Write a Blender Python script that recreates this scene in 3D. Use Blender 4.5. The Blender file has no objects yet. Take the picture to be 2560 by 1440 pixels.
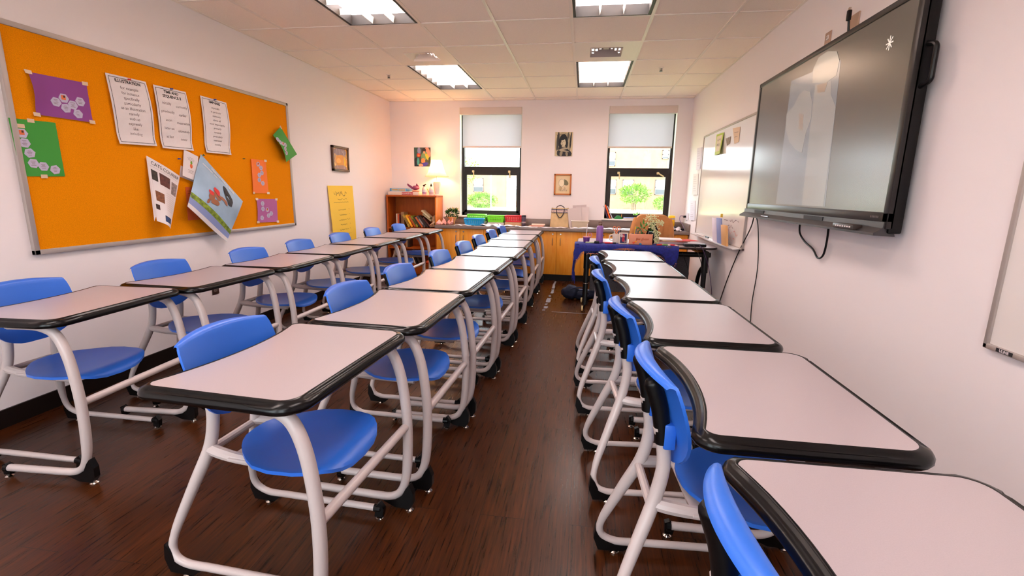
import bpy, bmesh, math, random
from mathutils import Vector, Matrix, Euler, noise
R = math.radians
random.seed(7)
sc = bpy.context.scene
C = sc.collection

# ------------------------------------------------------------------ camera, world, exposure
LX, RX, D, H = -3.03, 1.464, 7.358, 2.612
FY = -1.7
yaw, pit, rol, f = 0.1454733, 0.2011624, 0.0159751, 1186.19
fw = Vector((-math.sin(yaw)*math.cos(pit), math.cos(yaw)*math.cos(pit), -math.sin(pit)))
r_ = Vector((math.cos(yaw), math.sin(yaw), 0)); u_ = r_.cross(fw)
r2 = r_*math.cos(rol)+u_*math.sin(rol); u2 = -r_*math.sin(rol)+u_*math.cos(rol)
cam = bpy.data.objects.new('camera', bpy.data.cameras.new('camera')); C.objects.link(cam)
M = Matrix((r2, u2, -fw)).transposed().to_4x4(); M.translation = Vector((0, 0, 1.289))
cam.matrix_world = M
cam.data.sensor_width = 36; cam.data.lens = f/2560*36; cam.data.clip_start = .02
sc.camera = cam
sc.view_settings.view_transform = 'Standard'; sc.view_settings.look = 'None'
sc.view_settings.gamma = 1; sc.view_settings.use_curve_mapping = False
sc.view_settings.exposure = 1.75
WORLD = 3.2
PANEL = 4.2
LAMP = 9.0
w = bpy.data.worlds.new('sky'); sc.world = w; w.use_nodes = True
w.node_tree.nodes['Background'].inputs[0].default_value = (.86, .93, 1, 1)
w.node_tree.nodes['Background'].inputs[1].default_value = WORLD
sc.cycles.max_bounces = 10; sc.cycles.diffuse_bounces = 6; sc.cycles.sample_clamp_indirect = 6
sc.cycles.caustics_reflective = False; sc.cycles.caustics_refractive = False

# ------------------------------------------------------------------ materials
def lin(c):
    return tuple(((x/255)/12.92 if x/255 <= .04045 else ((x/255+.055)/1.055)**2.4) for x in c)+(1,)
def mat(name, col, rough=.5, metal=0, spec=.5, nz=0, ns=20, bump=0, bs=200, emit=0, ecol=None, coat=0, trans=0, alpha=1):
    m = bpy.data.materials.new(name); m.use_nodes = True
    nt = m.node_tree; b = nt.nodes['Principled BSDF']
    c = lin(col); b.inputs['Base Color'].default_value = c
    b.inputs['Roughness'].default_value = rough; b.inputs['Metallic'].default_value = metal
    b.inputs['Specular IOR Level'].default_value = spec
    if coat: b.inputs['Coat Weight'].default_value = coat; b.inputs['Coat Roughness'].default_value = .08
    if trans: b.inputs['Transmission Weight'].default_value = trans
    if alpha < 1: b.inputs['Alpha'].default_value = alpha
    if emit:
        b.inputs['Emission Color'].default_value = lin(ecol or col); b.inputs['Emission Strength'].default_value = emit
    if nz or bump:
        tc = nt.nodes.new('ShaderNodeTexCoord')
    if nz:
        n = nt.nodes.new('ShaderNodeTexNoise'); n.inputs['Scale'].default_value = ns; n.inputs['Detail'].default_value = 4
        nt.links.new(tc.outputs['Object'], n.inputs['Vector'])
        mr = nt.nodes.new('ShaderNodeMapRange'); mr.inputs[1].default_value = .3; mr.inputs[2].default_value = .7
        mr.inputs[3].default_value = 1-nz; mr.inputs[4].default_value = 1+nz
        nt.links.new(n.outputs['Fac'], mr.inputs[0])
        hs = nt.nodes.new('ShaderNodeHueSaturation'); hs.inputs['Color'].default_value = c
        nt.links.new(mr.outputs[0], hs.inputs['Value']); nt.links.new(hs.outputs[0], b.inputs['Base Color'])
    if bump:
        n2 = nt.nodes.new('ShaderNodeTexNoise'); n2.inputs['Scale'].default_value = bs; n2.inputs['Detail'].default_value = 3
        nt.links.new(tc.outputs['Object'], n2.inputs['Vector'])
        bp = nt.nodes.new('ShaderNodeBump'); bp.inputs['Strength'].default_value = bump; bp.inputs['Distance'].default_value = .002
        nt.links.new(n2.outputs['Fac'], bp.inputs['Height']); nt.links.new(bp.outputs[0], b.inputs['Normal'])
    return m
def wood_mat(name, c1, c2, rough=.4, axis=(1, 1, .12), scale=30, spec=.5):
    m = mat(name, c1, rough, spec=spec); nt = m.node_tree; b = nt.nodes['Principled BSDF']
    tc = nt.nodes.new('ShaderNodeTexCoord'); mp = nt.nodes.new('ShaderNodeMapping'); mp.inputs['Scale'].default_value = axis
    n = nt.nodes.new('ShaderNodeTexNoise'); n.inputs['Scale'].default_value = scale; n.inputs['Detail'].default_value = 6
    n.inputs['Distortion'].default_value = .6
    cr = nt.nodes.new('ShaderNodeValToRGB'); cr.color_ramp.elements[0].color = lin(c1); cr.color_ramp.elements[1].color = lin(c2)
    cr.color_ramp.elements[0].position = .35; cr.color_ramp.elements[1].position = .65
    nt.links.new(tc.outputs['Object'], mp.inputs[0]); nt.links.new(mp.outputs[0], n.inputs['Vector'])
    nt.links.new(n.outputs['Fac'], cr.inputs[0]); nt.links.new(cr.outputs[0], b.inputs['Base Color'])
    return m
WALL = mat('wall_paint', (241, 231, 232), .75, spec=.25, bump=.06, bs=90)
CEIL = mat('ceiling_tile_board', (252, 237, 224), .9, spec=.1, nz=.04, ns=160, bump=.35, bs=260)
GRID = mat('ceiling_bar_paint', (240, 226, 214), .5)
WHITE = mat('white_enamel', (235, 228, 222), .35)
LAMI = mat('grey_laminate', (170, 158, 162), .3, nz=.035, ns=420, spec=.75)
BAND = mat('black_rim', (8, 7, 8), .24, spec=.28)
TUBE = mat('warm_grey_powder_coat', (190, 176, 174), .32)
BLUE = mat('blue_plastic', (44, 104, 206), .36, nz=.02, ns=8, spec=.45, bump=.05, bs=350)
BLACK = mat('black_plastic', (8, 7, 8), .35, spec=.3)
BLKM = mat('black_metal', (10, 9, 10), .35, spec=.3)
CHROME = mat('chrome', (210, 200, 190), .18, metal=1)
ALU = mat('satin_aluminium', (176, 164, 158), .42, metal=.25)
CORK = mat('cork', (232, 138, 0), .9, spec=.1, nz=.14, ns=260, bump=.3, bs=300)
PAPER = mat('white_paper', (226, 216, 216), .75, spec=.2)
INK = mat('black_ink', (30, 26, 28), .8)
GINK = mat('grey_ink', (120, 104, 104), .8)
BASE = mat('baseboard_rubber', (24, 13, 9), .5, spec=.25)
BRONZE = mat('dark_bronze_frame', (38, 30, 28), .45, spec=.3)
IVORY = mat('ivory_plastic', (220, 196, 150), .4)
MAPLE = wood_mat('maple_veneer', (236, 148, 40), (244, 166, 60), .38, spec=.3)
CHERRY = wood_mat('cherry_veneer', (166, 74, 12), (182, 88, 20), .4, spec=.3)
COUNTER = mat('grey_counter_laminate', (134, 116, 110), .4, nz=.05, ns=200)
def pm(name, c, **k): return mat(name, c, k.pop('rough', .6), **k)

def floor_mat():
    m = mat('dark_wood_planks', (60, 38, 26), .3, spec=.3); nt = m.node_tree; b = nt.nodes['Principled BSDF']
    tc = nt.nodes.new('ShaderNodeTexCoord'); mp = nt.nodes.new('ShaderNodeMapping'); mp.inputs['Rotation'].default_value = (0, 0, R(90))
    nt.links.new(tc.outputs['Object'], mp.inputs[0])
    br = nt.nodes.new('ShaderNodeTexBrick'); br.inputs['Scale'].default_value = 1; br.inputs['Brick Width'].default_value = 1.22
    br.inputs['Row Height'].default_value = .18; br.inputs['Mortar Size'].default_value = .0012; br.inputs['Mortar Smooth'].default_value = .2
    br.offset = .37; br.offset_frequency = 2
    br.inputs['Color1'].default_value = (.25, .25, .25, 1); br.inputs['Color2'].default_value = (.8, .8, .8, 1); br.inputs['Mortar'].default_value = (0, 0, 0, 1)
    nt.links.new(mp.outputs[0], br.inputs['Vector'])
    mp2 = nt.nodes.new('ShaderNodeMapping'); mp2.inputs['Scale'].default_value = (30, 1.3, 1)
    nt.links.new(tc.outputs['Object'], mp2.inputs[0])
    ad = nt.nodes.new('ShaderNodeVectorMath'); ad.operation = 'ADD'
    sm = nt.nodes.new('ShaderNodeVectorMath'); sm.operation = 'SCALE'; sm.inputs['Scale'].default_value = 7
    nt.links.new(br.outputs['Color'], sm.inputs[0]); nt.links.new(mp2.outputs[0], ad.inputs[0]); nt.links.new(sm.outputs[0], ad.inputs[1])
    n = nt.nodes.new('ShaderNodeTexNoise'); n.inputs['Scale'].default_value = 4; n.inputs['Detail'].default_value = 8; n.inputs['Roughness'].default_value = .55
    n.inputs['Distortion'].default_value = .15
    nt.links.new(ad.outputs[0], n.inputs['Vector'])
    cr = nt.nodes.new('ShaderNodeValToRGB'); e = cr.color_ramp.elements
    e[0].position = .25; e[0].color = lin((22, 8, 1)); e[1].position = .78; e[1].color = lin((86, 41, 12))
    nt.links.new(n.outputs['Fac'], cr.inputs[0])
    mx = nt.nodes.new('ShaderNodeMix'); mx.data_type = 'RGBA'; mx.blend_type = 'MULTIPLY'; mx.inputs[0].default_value = 1
    mr = nt.nodes.new('ShaderNodeMapRange'); mr.inputs[3].default_value = .72; mr.inputs[4].default_value = 1.12
    nt.links.new(br.outputs['Color'], mr.inputs[0]); nt.links.new(cr.outputs[0], mx.inputs[6]); nt.links.new(mr.outputs[0], mx.inputs[7])
    mx2 = nt.nodes.new('ShaderNodeMix'); mx2.data_type = 'RGBA'; mx2.inputs[7].default_value = lin((20, 12, 8))
    nt.links.new(br.outputs['Fac'], mx2.inputs[0]); nt.links.new(mx.outputs[2], mx2.inputs[6]); nt.links.new(mx2.outputs[2], b.inputs['Base Color'])
    rr = nt.nodes.new('ShaderNodeMapRange'); rr.inputs[3].default_value = .22; rr.inputs[4].default_value = .36
    nt.links.new(n.outputs['Fac'], rr.inputs[0]); nt.links.new(rr.outputs[0], b.inputs['Roughness'])
    bp = nt.nodes.new('ShaderNodeBump'); bp.inputs['Strength'].default_value = .12; bp.inputs['Distance'].default_value = .001
    nt.links.new(n.outputs['Fac'], bp.inputs['Height']); nt.links.new(bp.outputs[0], b.inputs['Normal'])
    return m
FLOOR = floor_mat()
def glass_mat():
    m = bpy.data.materials.new('window_glass'); m.use_nodes = True; nt = m.node_tree
    for n in list(nt.nodes): nt.nodes.remove(n)
    o = nt.nodes.new('ShaderNodeOutputMaterial'); mx = nt.nodes.new('ShaderNodeMixShader')
    t = nt.nodes.new('ShaderNodeBsdfTransparent'); g = nt.nodes.new('ShaderNodeBsdfGlossy'); g.inputs['Roughness'].default_value = .02
    t.inputs[0].default_value = (.95, .97, .96, 1); mx.inputs[0].default_value = .06
    nt.links.new(t.outputs[0], mx.inputs[1]); nt.links.new(g.outputs[0], mx.inputs[2]); nt.links.new(mx.outputs[0], o.inputs[0])
    return m
GLASS = glass_mat()
def cloth_trans(name, col, mixf=.5, tcol=None):
    m = bpy.data.materials.new(name); m.use_nodes = True; nt = m.node_tree
    for n in list(nt.nodes): nt.nodes.remove(n)
    o = nt.nodes.new('ShaderNodeOutputMaterial'); mx = nt.nodes.new('ShaderNodeMixShader')
    d = nt.nodes.new('ShaderNodeBsdfDiffuse'); t = nt.nodes.new('ShaderNodeBsdfTranslucent')
    d.inputs[0].default_value = lin(col); t.inputs[0].default_value = lin(tcol or col); mx.inputs[0].default_value = mixf
    tc = nt.nodes.new('ShaderNodeTexCoord'); wv = nt.nodes.new('ShaderNodeTexNoise'); wv.inputs['Scale'].default_value = 60
    mp = nt.nodes.new('ShaderNodeMapping'); mp.inputs['Scale'].default_value = (3, 1, .3)
    nt.links.new(tc.outputs['Object'], mp.inputs[0]); nt.links.new(mp.outputs[0], wv.inputs['Vector'])
    bp = nt.nodes.new('ShaderNodeBump'); bp.inputs['Strength'].default_value = .2; bp.inputs['Distance'].default_value = .001
    nt.links.new(wv.outputs['Fac'], bp.inputs['Height']); nt.links.new(bp.outputs[0], d.inputs['Normal'])
    nt.links.new(d.outputs[0], mx.inputs[1]); nt.links.new(t.outputs[0], mx.inputs[2]); nt.links.new(mx.outputs[0], o.inputs[0])
    return m

# ------------------------------------------------------------------ mesh helpers
class MB:
    def __init__(s): s.v = []; s.f = []; s.m = []; s.cm = 0
    def add(s, vs, fs):
        n = len(s.v); s.v += [Vector(p) for p in vs]; s.f += [tuple(i+n for i in q) for q in fs]; s.m += [s.cm]*len(fs)
        return s
    def xf(s, mtx):
        s.v = [mtx @ p for p in s.v]; return s
def box(mb, x0, x1, y0, y1, z0, z1, bev=0, mtx=None, seg=2):
    if not bev:
        vs = [(x, y, z) for x in (x0, x1) for y in (y0, y1) for z in (z0, z1)]
        fs = [(0, 1, 3, 2), (4, 6, 7, 5), (0, 4, 5, 1), (2, 3, 7, 6), (0, 2, 6, 4), (1, 5, 7, 3)]
    else:
        bm = bmesh.new(); bmesh.ops.create_cube(bm, size=1)
        for v in bm.verts: v.co = Vector(((x0+x1)/2+v.co.x*(x1-x0), (y0+y1)/2+v.co.y*(y1-y0), (z0+z1)/2+v.co.z*(z1-z0)))
        bmesh.ops.bevel(bm, geom=bm.edges[:], offset=bev, segments=seg, affect='EDGES', profile=.5)
        bm.verts.index_update(); vs = [v.co.copy() for v in bm.verts]; fs = [tuple(v.index for v in q.verts) for q in bm.faces]; bm.free()
    if mtx: vs = [mtx @ Vector(p) for p in vs]
    return mb.add(vs, fs)
def fillet(pts, rad, n=6):
    pts = [Vector(p) for p in pts]; out = [pts[0]]
    for i in range(1, len(pts)-1):
        r = rad[i] if isinstance(rad, (list, tuple)) else rad
        a = pts[i-1]-pts[i]; b = pts[i+1]-pts[i]
        ra = min(r, a.length*.49); rb = min(r, b.length*.49)
        p0 = pts[i]+a.normalized()*ra; p2 = pts[i]+b.normalized()*rb
        for k in range(n+1):
            t = k/n; out.append(p0*(1-t)**2+pts[i]*2*t*(1-t)+p2*t*t)
    out.append(pts[-1]); return out
def spline(pts, n=8):
    P = [Vector(p) for p in pts]; P = [P[0]*2-P[1]]+P+[P[-1]*2-P[-2]]; out = []
    for i in range(1, len(P)-2):
        for k in range(n):
            t = k/n; a, b, c, d = P[i-1], P[i], P[i+1], P[i+2]
            out.append(.5*((2*b)+(c-a)*t+(2*a-5*b+4*c-d)*t*t+(-a+3*b-3*c+d)*t**3))
    out.append(P[-2]); return out
def tube(mb, path, r, seg=12, flat=1.0, up=None, cap=True):
    path = [Vector(p) for p in path]; n = len(path)
    T = [(path[min(i+1, n-1)]-path[max(i-1, 0)]).normalized() for i in range(n)]
    u = Vector(up) if up else (Vector((0, 1, 0)) if abs(T[0].y) < .9 else Vector((1, 0, 0)))
    vs = []; fs = []
    for i in range(n):
        u = (u-T[i]*u.dot(T[i])); u = u.normalized() if u.length > 1e-6 else T[i].orthogonal().normalized()
        w_ = T[i].cross(u); ri = r(i/(n-1)) if callable(r) else r
        for k in range(seg):
            a = 2*math.pi*k/seg; vs.append(path[i]+u*math.cos(a)*ri*flat+w_*math.sin(a)*ri)
    for i in range(n-1):
        for k in range(seg):
            a = i*seg+k; b = i*seg+(k+1) % seg; fs.append((a, b, b+seg, a+seg))
    if cap: fs.append(tuple(range(seg-1, -1, -1))); fs.append(tuple((n-1)*seg+k for k in range(seg)))
    return mb.add(vs, fs)
def lathe(mb, prof, seg=24, c=(0, 0, 0), cap=True, wob=None):
    vs = []; fs = []
    for r, z in prof:
        for k in range(seg):
            a = 2*math.pi*k/seg; rr = r*(wob(a, z) if wob else 1); vs.append((c[0]+rr*math.cos(a), c[1]+rr*math.sin(a), c[2]+z))
    for i in range(len(prof)-1):
        for k in range(seg):
            a = i*seg+k; b = i*seg+(k+1) % seg; fs.append((a, b, b+seg, a+seg))
    if cap: fs.append(tuple(range(seg-1, -1, -1))); fs.append(tuple((len(prof)-1)*seg+k for k in range(seg)))
    return mb.add(vs, fs)
def prism(mb, pts, axis, a, b):
    """2D outline extruded along axis from a to b; axis 0: pts=(y,z), 1: (x,z), 2: (x,y)"""
    def P(p, t): return {0: (t, p[0], p[1]), 1: (p[0], t, p[1]), 2: (p[0], p[1], t)}[axis]
    n = len(pts); vs = [P(p, a) for p in pts]+[P(p, b) for p in pts]
    fs = [tuple(range(n-1, -1, -1)), tuple(range(n, 2*n))]+[(i, (i+1) % n, n+(i+1) % n, n+i) for i in range(n)]
    return mb.add(vs, fs)
def blob(mb, c, s, seed=0, amp=.15, sub=3, fr=2.0):
    bm = bmesh.new(); bmesh.ops.create_icosphere(bm, subdivisions=sub, radius=1)
    vs = []
    for v in bm.verts:
        p = v.co.normalized(); k = 1+amp*noise.noise(p*fr+Vector((seed, seed*2.3, 0)))*2
        vs.append((c[0]+p.x*s[0]*k, c[1]+p.y*s[1]*k, c[2]+p.z*s[2]*k))
    fs = [tuple(v.index for v in q.verts) for q in bm.faces]; bm.free()
    return mb.add(vs, fs)
def obj(name, mb, mats, parent=None, smooth=True, ang=35, loc=None, rz=None):
    me = bpy.data.meshes.new(name); me.from_pydata([tuple(p) for p in mb.v], [], mb.f)
    if not isinstance(mats, (list, tuple)): mats = [mats]
    for m in mats: me.materials.append(m)
    if len(mats) > 1: me.polygons.foreach_set('material_index', mb.m)
    bm = bmesh.new(); bm.from_mesh(me); bmesh.ops.recalc_face_normals(bm, faces=bm.faces[:]); bm.to_mesh(me); bm.free()
    if smooth:
        me.polygons.foreach_set('use_smooth', [True]*len(me.polygons)); me.set_sharp_from_angle(angle=R(ang))
    me.update()
    o = bpy.data.objects.new(name, me); C.objects.link(o)
    if parent: o.parent = parent
    if loc: o.location = loc
    if rz is not None: o.rotation_euler = (0, 0, rz)
    return o
def tag(o, label, cat, group=None):
    o['label'] = label; o['category'] = cat
    if group: o['group'] = group
    return o
def thing(name, label, cat, loc=(0, 0, 0), rz=0, group=None, rot=None):
    o = bpy.data.objects.new(name, None); C.objects.link(o); o.empty_display_size = .1
    o.location = loc; o.rotation_euler = rot or (0, 0, rz)
    return tag(o, label, cat, group)
def struct(name, mb, m, parent=None, smooth=False):
    o = obj(name, mb, m, parent, smooth)
    if not parent: o['kind'] = 'structure'
    return o
def dup(root, loc, rz, label, group=None):
    r = root.copy(); C.objects.link(r); r.location = loc; r.rotation_euler = (0, 0, rz); r['label'] = label
    if group: r['group'] = group
    for ch in list(root.children):
        c = ch.copy(); C.objects.link(c); c.parent = r
        for g in list(ch.children):
            d = g.copy(); C.objects.link(d); d.parent = c
    return r
def text2d(s, size, align='CENTER', bold=0, res=2, space=1.0, shear=0):
    cu = bpy.data.curves.new('t', 'FONT'); cu.body = s; cu.size = size; cu.align_x = align; cu.align_y = 'CENTER'
    cu.offset = bold; cu.resolution_u = res; cu.space_character = space; cu.shear = shear
    o = bpy.data.objects.new('t', cu); C.objects.link(o)
    bpy.context.view_layer.update()
    me = bpy.data.meshes.new_from_object(o)
    vs = [v.co.copy() for v in me.vertices]; fs = [tuple(p.vertices) for p in me.polygons]
    bpy.data.objects.remove(o); bpy.data.curves.remove(cu); bpy.data.meshes.remove(me)
    return vs, fs
class Sheet:
    """a sheet of paper between four corners (TL,TR,BR,BL), bulging along nrm by fn(s,t); s across 0..1, t down 0..1"""
    def __init__(s, tl, tr, br, bl, nrm, fn=lambda s, t: 0, th=.0012):
        s.c = [Vector(p) for p in (tl, tr, br, bl)]; s.n = Vector(nrm).normalized(); s.fn = fn; s.th = th
        s.w = (s.c[1]-s.c[0]).length; s.h = (s.c[3]-s.c[0]).length
    def P(s, a, b, off=0):
        return s.c[0]*(1-a)*(1-b)+s.c[1]*a*(1-b)+s.c[2]*a*b+s.c[3]*(1-a)*b+s.n*(s.fn(a, b)+off)
    def grid(s, nx=10, ny=10, mask=None):
        mb = MB(); vs = []; fs = []
        for lay in (0, -s.th):
            for j in range(ny+1):
                for i in range(nx+1): vs.append(s.P(i/nx, j/ny, lay))
        N = (nx+1)*(ny+1)
        for j in range(ny):
            for i in range(nx):
                a = j*(nx+1)+i; fs.append((a, a+1, a+nx+2, a+nx+1)); fs.append((N+a, N+a+nx+1, N+a+nx+2, N+a+1))
        for i in range(nx):
            fs.append((i, N+i, N+i+1, i+1)); a = ny*(nx+1)+i; fs.append((a, a+1, N+a+1, N+a))
        for j in range(ny):
            a = j*(nx+1); fs.append((a, a+nx+1, N+a+nx+1, N+a)); a += nx; fs.append((a, N+a, N+a+nx+1, a+nx+1))
        return mb.add(vs, fs)
    def text(s, mb, txt, a, b, size, **k):
        vs, fs = text2d(txt, size, **k)
        return mb.add([s.P(a+v.x/s.w, b-v.y/s.h, .0012) for v in vs], fs)
    def poly(s, mb, pts, off=.0008, sub=1):
        return mb.add([s.P(a, b, off) for a, b in pts], [tuple(range(len(pts)))])
    def rect(s, mb, a0, b0, a1, b1, off=.0008, n=6):
        vs = []; fs = []
        for i in range(n+1):
            for j in range(n+1): vs.append(s.P(a0+(a1-a0)*i/n, b0+(b1-b0)*j/n, off))
        for i in range(n):
            for j in range(n): k = i*(n+1)+j; fs.append((k, k+1, k+n+2, k+n+1))
        return mb.add(vs, fs)
    def line(s, mb, a0, b0, a1, b1, wd=.002, off=.001, n=8):
        d = Vector(((a1-a0)*s.w, (b1-b0)*s.h)); L = d.length or 1; px, py = -d.y/L*wd/2/s.w, d.x/L*wd/2/s.h
        vs = []
        for i in range(n+1):
            t = i/n; a = a0+(a1-a0)*t; b = b0+(b1-b0)*t; vs += [s.P(a+px, b+py, off), s.P(a-px, b-py, off)]
        return mb.add(vs, [(2*i, 2*i+1, 2*i+3, 2*i+2) for i in range(n)])
    def frame(s, mb, m, wd=.002):
        ma, mbb = m/s.w, m/s.h
        s.line(mb, ma, mbb, 1-ma, mbb, wd); s.line(mb, ma, 1-mbb, 1-ma, 1-mbb, wd)
        s.line(mb, ma, mbb, ma, 1-mbb, wd); s.line(mb, 1-ma, mbb, 1-ma, 1-mbb, wd)
    def ell(s, mb, a, b, ra, rb, off=.001, n=14, rot=0, seed=None):
        pts = []
        for k in range(n):
            t = 2*math.pi*k/n; q = 1 if seed is None else 1+.25*noise.noise(Vector((math.cos(t)*1.5+seed, math.sin(t)*1.5, seed)))
            x = ra*math.cos(t)*q; y = rb*math.sin(t)*q; pts.append((min(1, max(0, a+(x*math.cos(rot)-y*math.sin(rot)))), min(1, max(0, b+(x*math.sin(rot)+y*math.cos(rot))))))
        return s.poly(mb, pts, off)

# ------------------------------------------------------------------ the room shell
mb = MB(); box(mb, LX-.1, RX+.1, FY-.1, D+.3, -.1, 0); struct('floor', mb, FLOOR)
mb = MB(); box(mb, LX-.12, LX, FY-.1, D+.3, -.1, H+.3); struct('wall_left', mb, WALL)
mb = MB(); box(mb, RX, RX+.12, FY-.1, D+.3, -.1, H+.3); struct('wall_right', mb, WALL)
FILL_WIN = [(-2.75, -1.3), (-.85, .2)]; FILL_Z0, FILL_Z1 = .4, 2.45  # two unseen windows added behind the camera to let in more daylight
mb = MB(); xs = [LX-.12, FILL_WIN[0][0], FILL_WIN[0][1], FILL_WIN[1][0], FILL_WIN[1][1], RX+.12]
for i in (0, 2, 4): box(mb, xs[i], xs[i+1], FY-.12, FY, -.1, H+.3)
for a, b in FILL_WIN: box(mb, a, b, FY-.12, FY, -.1, FILL_Z0); box(mb, a, b, FY-.12, FY, FILL_Z1, H+.3)
struct('wall_front', mb, WALL)
WIN = [(-1.925, -.965), (.302, 1.262)]; WZ0, WZ1 = .905, 2.515
mb = MB(); xs = [LX-.12, WIN[0][0], WIN[0][1], WIN[1][0], WIN[1][1], RX+.12]
for i in (0, 2, 4): box(mb, xs[i], xs[i+1], D, D+.22, -.1, H+.3)
for a, b in WIN: box(mb, a, b, D, D+.22, -.1, WZ0-.02); box(mb, a, b, D, D+.22, WZ1, H+.3)
struct('wall_back', mb, WALL)
mb = MB(); box(mb, LX-.3, RX+.3, FY-.3, D+.4, H+.3, H+.4); struct('ceiling_slab', mb, WHITE)  # unseen slab, put in above the tiles to block light
GX, GY, PX, PY = -.1607, 4.0463, .61, .6283
cols = [LX]+[GX+k*PX for k in range(-4, 3)]+[RX]
rows = [GY+k*PY for k in range(-9, 6)]; rows = [FY]+[y for y in rows if y > FY+.05]+[D]
def is_light(i, j):
    xc = (cols[i]+cols[i+1])/2; yc = (rows[j]+rows[j+1])/2
    kx = round((xc-GX)/PX-.5); ky = round((yc-GY)/PY-.5)
    if kx in (-3, 0) and ky % 4 in (2, 3): return 'light'
    if kx in (-3, 0) and ky == 1: return 'vent'
    return None
tile = MB(); bars = MB(); lights = []; vents = []
for i in range(len(cols)-1):
    for j in range(len(rows)-1):
        k = is_light(i, j); x0, x1, y0, y1 = cols[i], cols[i+1], rows[j], rows[j+1]
        if k == 'light':
            ky = round(((y0+y1)/2-GY)/PY-.5)
            if ky % 4 == 2: lights.append((x0, x1, y0, y0+2*PY))
            continue
        if k == 'vent': vents.append((x0, x1, y0, y1)); continue
        # each board sags a few millimetres between the bars
        n = 4; vs = []; fs = []
        for a in range(n+1):
            for b in range(n+1):
                s, t = a/n, b/n; vs.append((x0+(x1-x0)*s, y0+(y1-y0)*t, H+.003-.006*math.sin(math.pi*s)*math.sin(math.pi*t)))
        for a in range(n):
            for b in range(n): q = a*(n+1)+b; fs.append((q, q+1, q+n+2, q+n+1))
        tile.add(vs, fs)
for x in cols[1:-1]:
    box(bars, x-.012, x+.012, FY, D, H-.004, H+.01)
for i in range(len(cols)-1):
    for y in rows[1:-1]:
        ky = round((y-GY)/PY)
        x0, x1 = cols[i], cols[i+1]; kx = round(((x0+x1)/2-GX)/PX-.5)
        if kx in (-3, 0) and ky % 4 == 3: continue
        box(bars, x0+.012, x1-.012, y-.008, y+.008, H-.003, H+.01)
box(bars, LX, LX+.02, FY, D, H-.004, H+.006); box(bars, RX-.02, RX, FY, D, H-.004, H+.006); box(bars, LX, RX, D-.02, D, H-.004, H+.006)
ce = struct('ceiling', tile, CEIL, smooth=True); obj('ceiling_grid_bars', bars, GRID, ce, smooth=False)
mb = MB(); box(mb, LX, LX+.012, FY, D, 0, .1); struct('baseboard_left', mb, BASE)
mb = MB(); box(mb, RX-.012, RX, FY, 6.9, 0, .1); struct('baseboard_right', mb, BASE)

# ------------------------------------------------------------------ ceiling lights and vents
def emis(name, col, st):
    m = bpy.data.materials.new(name); m.use_nodes = True; nt = m.node_tree
    b = nt.nodes['Principled BSDF']; b.inputs['Base Color'].default_value = lin(col)
    b.inputs['Emission Color'].default_value = lin(col); b.inputs['Emission Strength'].default_value = st
    return m
GLOW = emis('lit_lens', (255, 240, 238), PANEL)
LOUV = cloth_trans('white_louvre', (250, 240, 225), .5)
def ceiling_light(x0, x1, y0, y1, label):
    xc, yc = (x0+x1)/2, (y0+y1)/2; t = thing('ceiling_light', label, 'ceiling light', (xc, yc, H), 0, 'recessed ceiling light panels')
    hx, hy = (x1-x0)/2-.014, (y1-y0)/2-.014
    fr = MB()
    for a, b, c, d in ((-hx, -hx+.022, -hy, hy), (hx-.022, hx, -hy, hy), (-hx, hx, -hy, -hy+.012), (-hx, hx, hy-.012, hy)): box(fr, a, b, c, d, -.001, .1)
    obj('frame', fr, [pm('fixture_shadow_gap', (30, 24, 20))] , t, smooth=False)  # near-black frame colour stands in for the shade in the gap
    mb = MB(); box(mb, -hx, hx, -hy, hy, .075, .085); obj('lens', mb, GLOW, t, smooth=False)
    lv = MB(); nx, ny = 3, 6; ax, ay = hx-.024, hy-.014
    for i in range(1, nx): x = -ax+2*ax*i/nx; prism(lv, [(x-.009, .05), (x, .004), (x+.009, .05)], 1, -ay, ay)
    for j in range(1, ny):
        y = -ay+2*ay*j/ny
        vs = [(-ax, y-.009, .05), (-ax, y, .008), (-ax, y+.009, .05), (ax, y-.009, .05), (ax, y, .008), (ax, y+.009, .05)]
        lv.add(vs, [(0, 1, 2), (3, 5, 4), (0, 3, 4, 1), (1, 4, 5, 2), (2, 5, 3, 0)])
    obj('louvre', lv, LOUV, t, smooth=False)
for (x0, x1, y0, y1) in lights:
    side = 'on the corkboard side' if x0 < -1 else 'on the big screen side'
    if y0 > 5: lab = 'lit ceiling light panel %s, the pair nearer the windows' % side
    elif y0 > 2: lab = 'lit ceiling light panel %s, cut by the top of the picture' % side
    else: lab = 'lit ceiling light panel %s, above the front desks' % side
    ceiling_light(x0, x1, y0, y1, lab)
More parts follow.
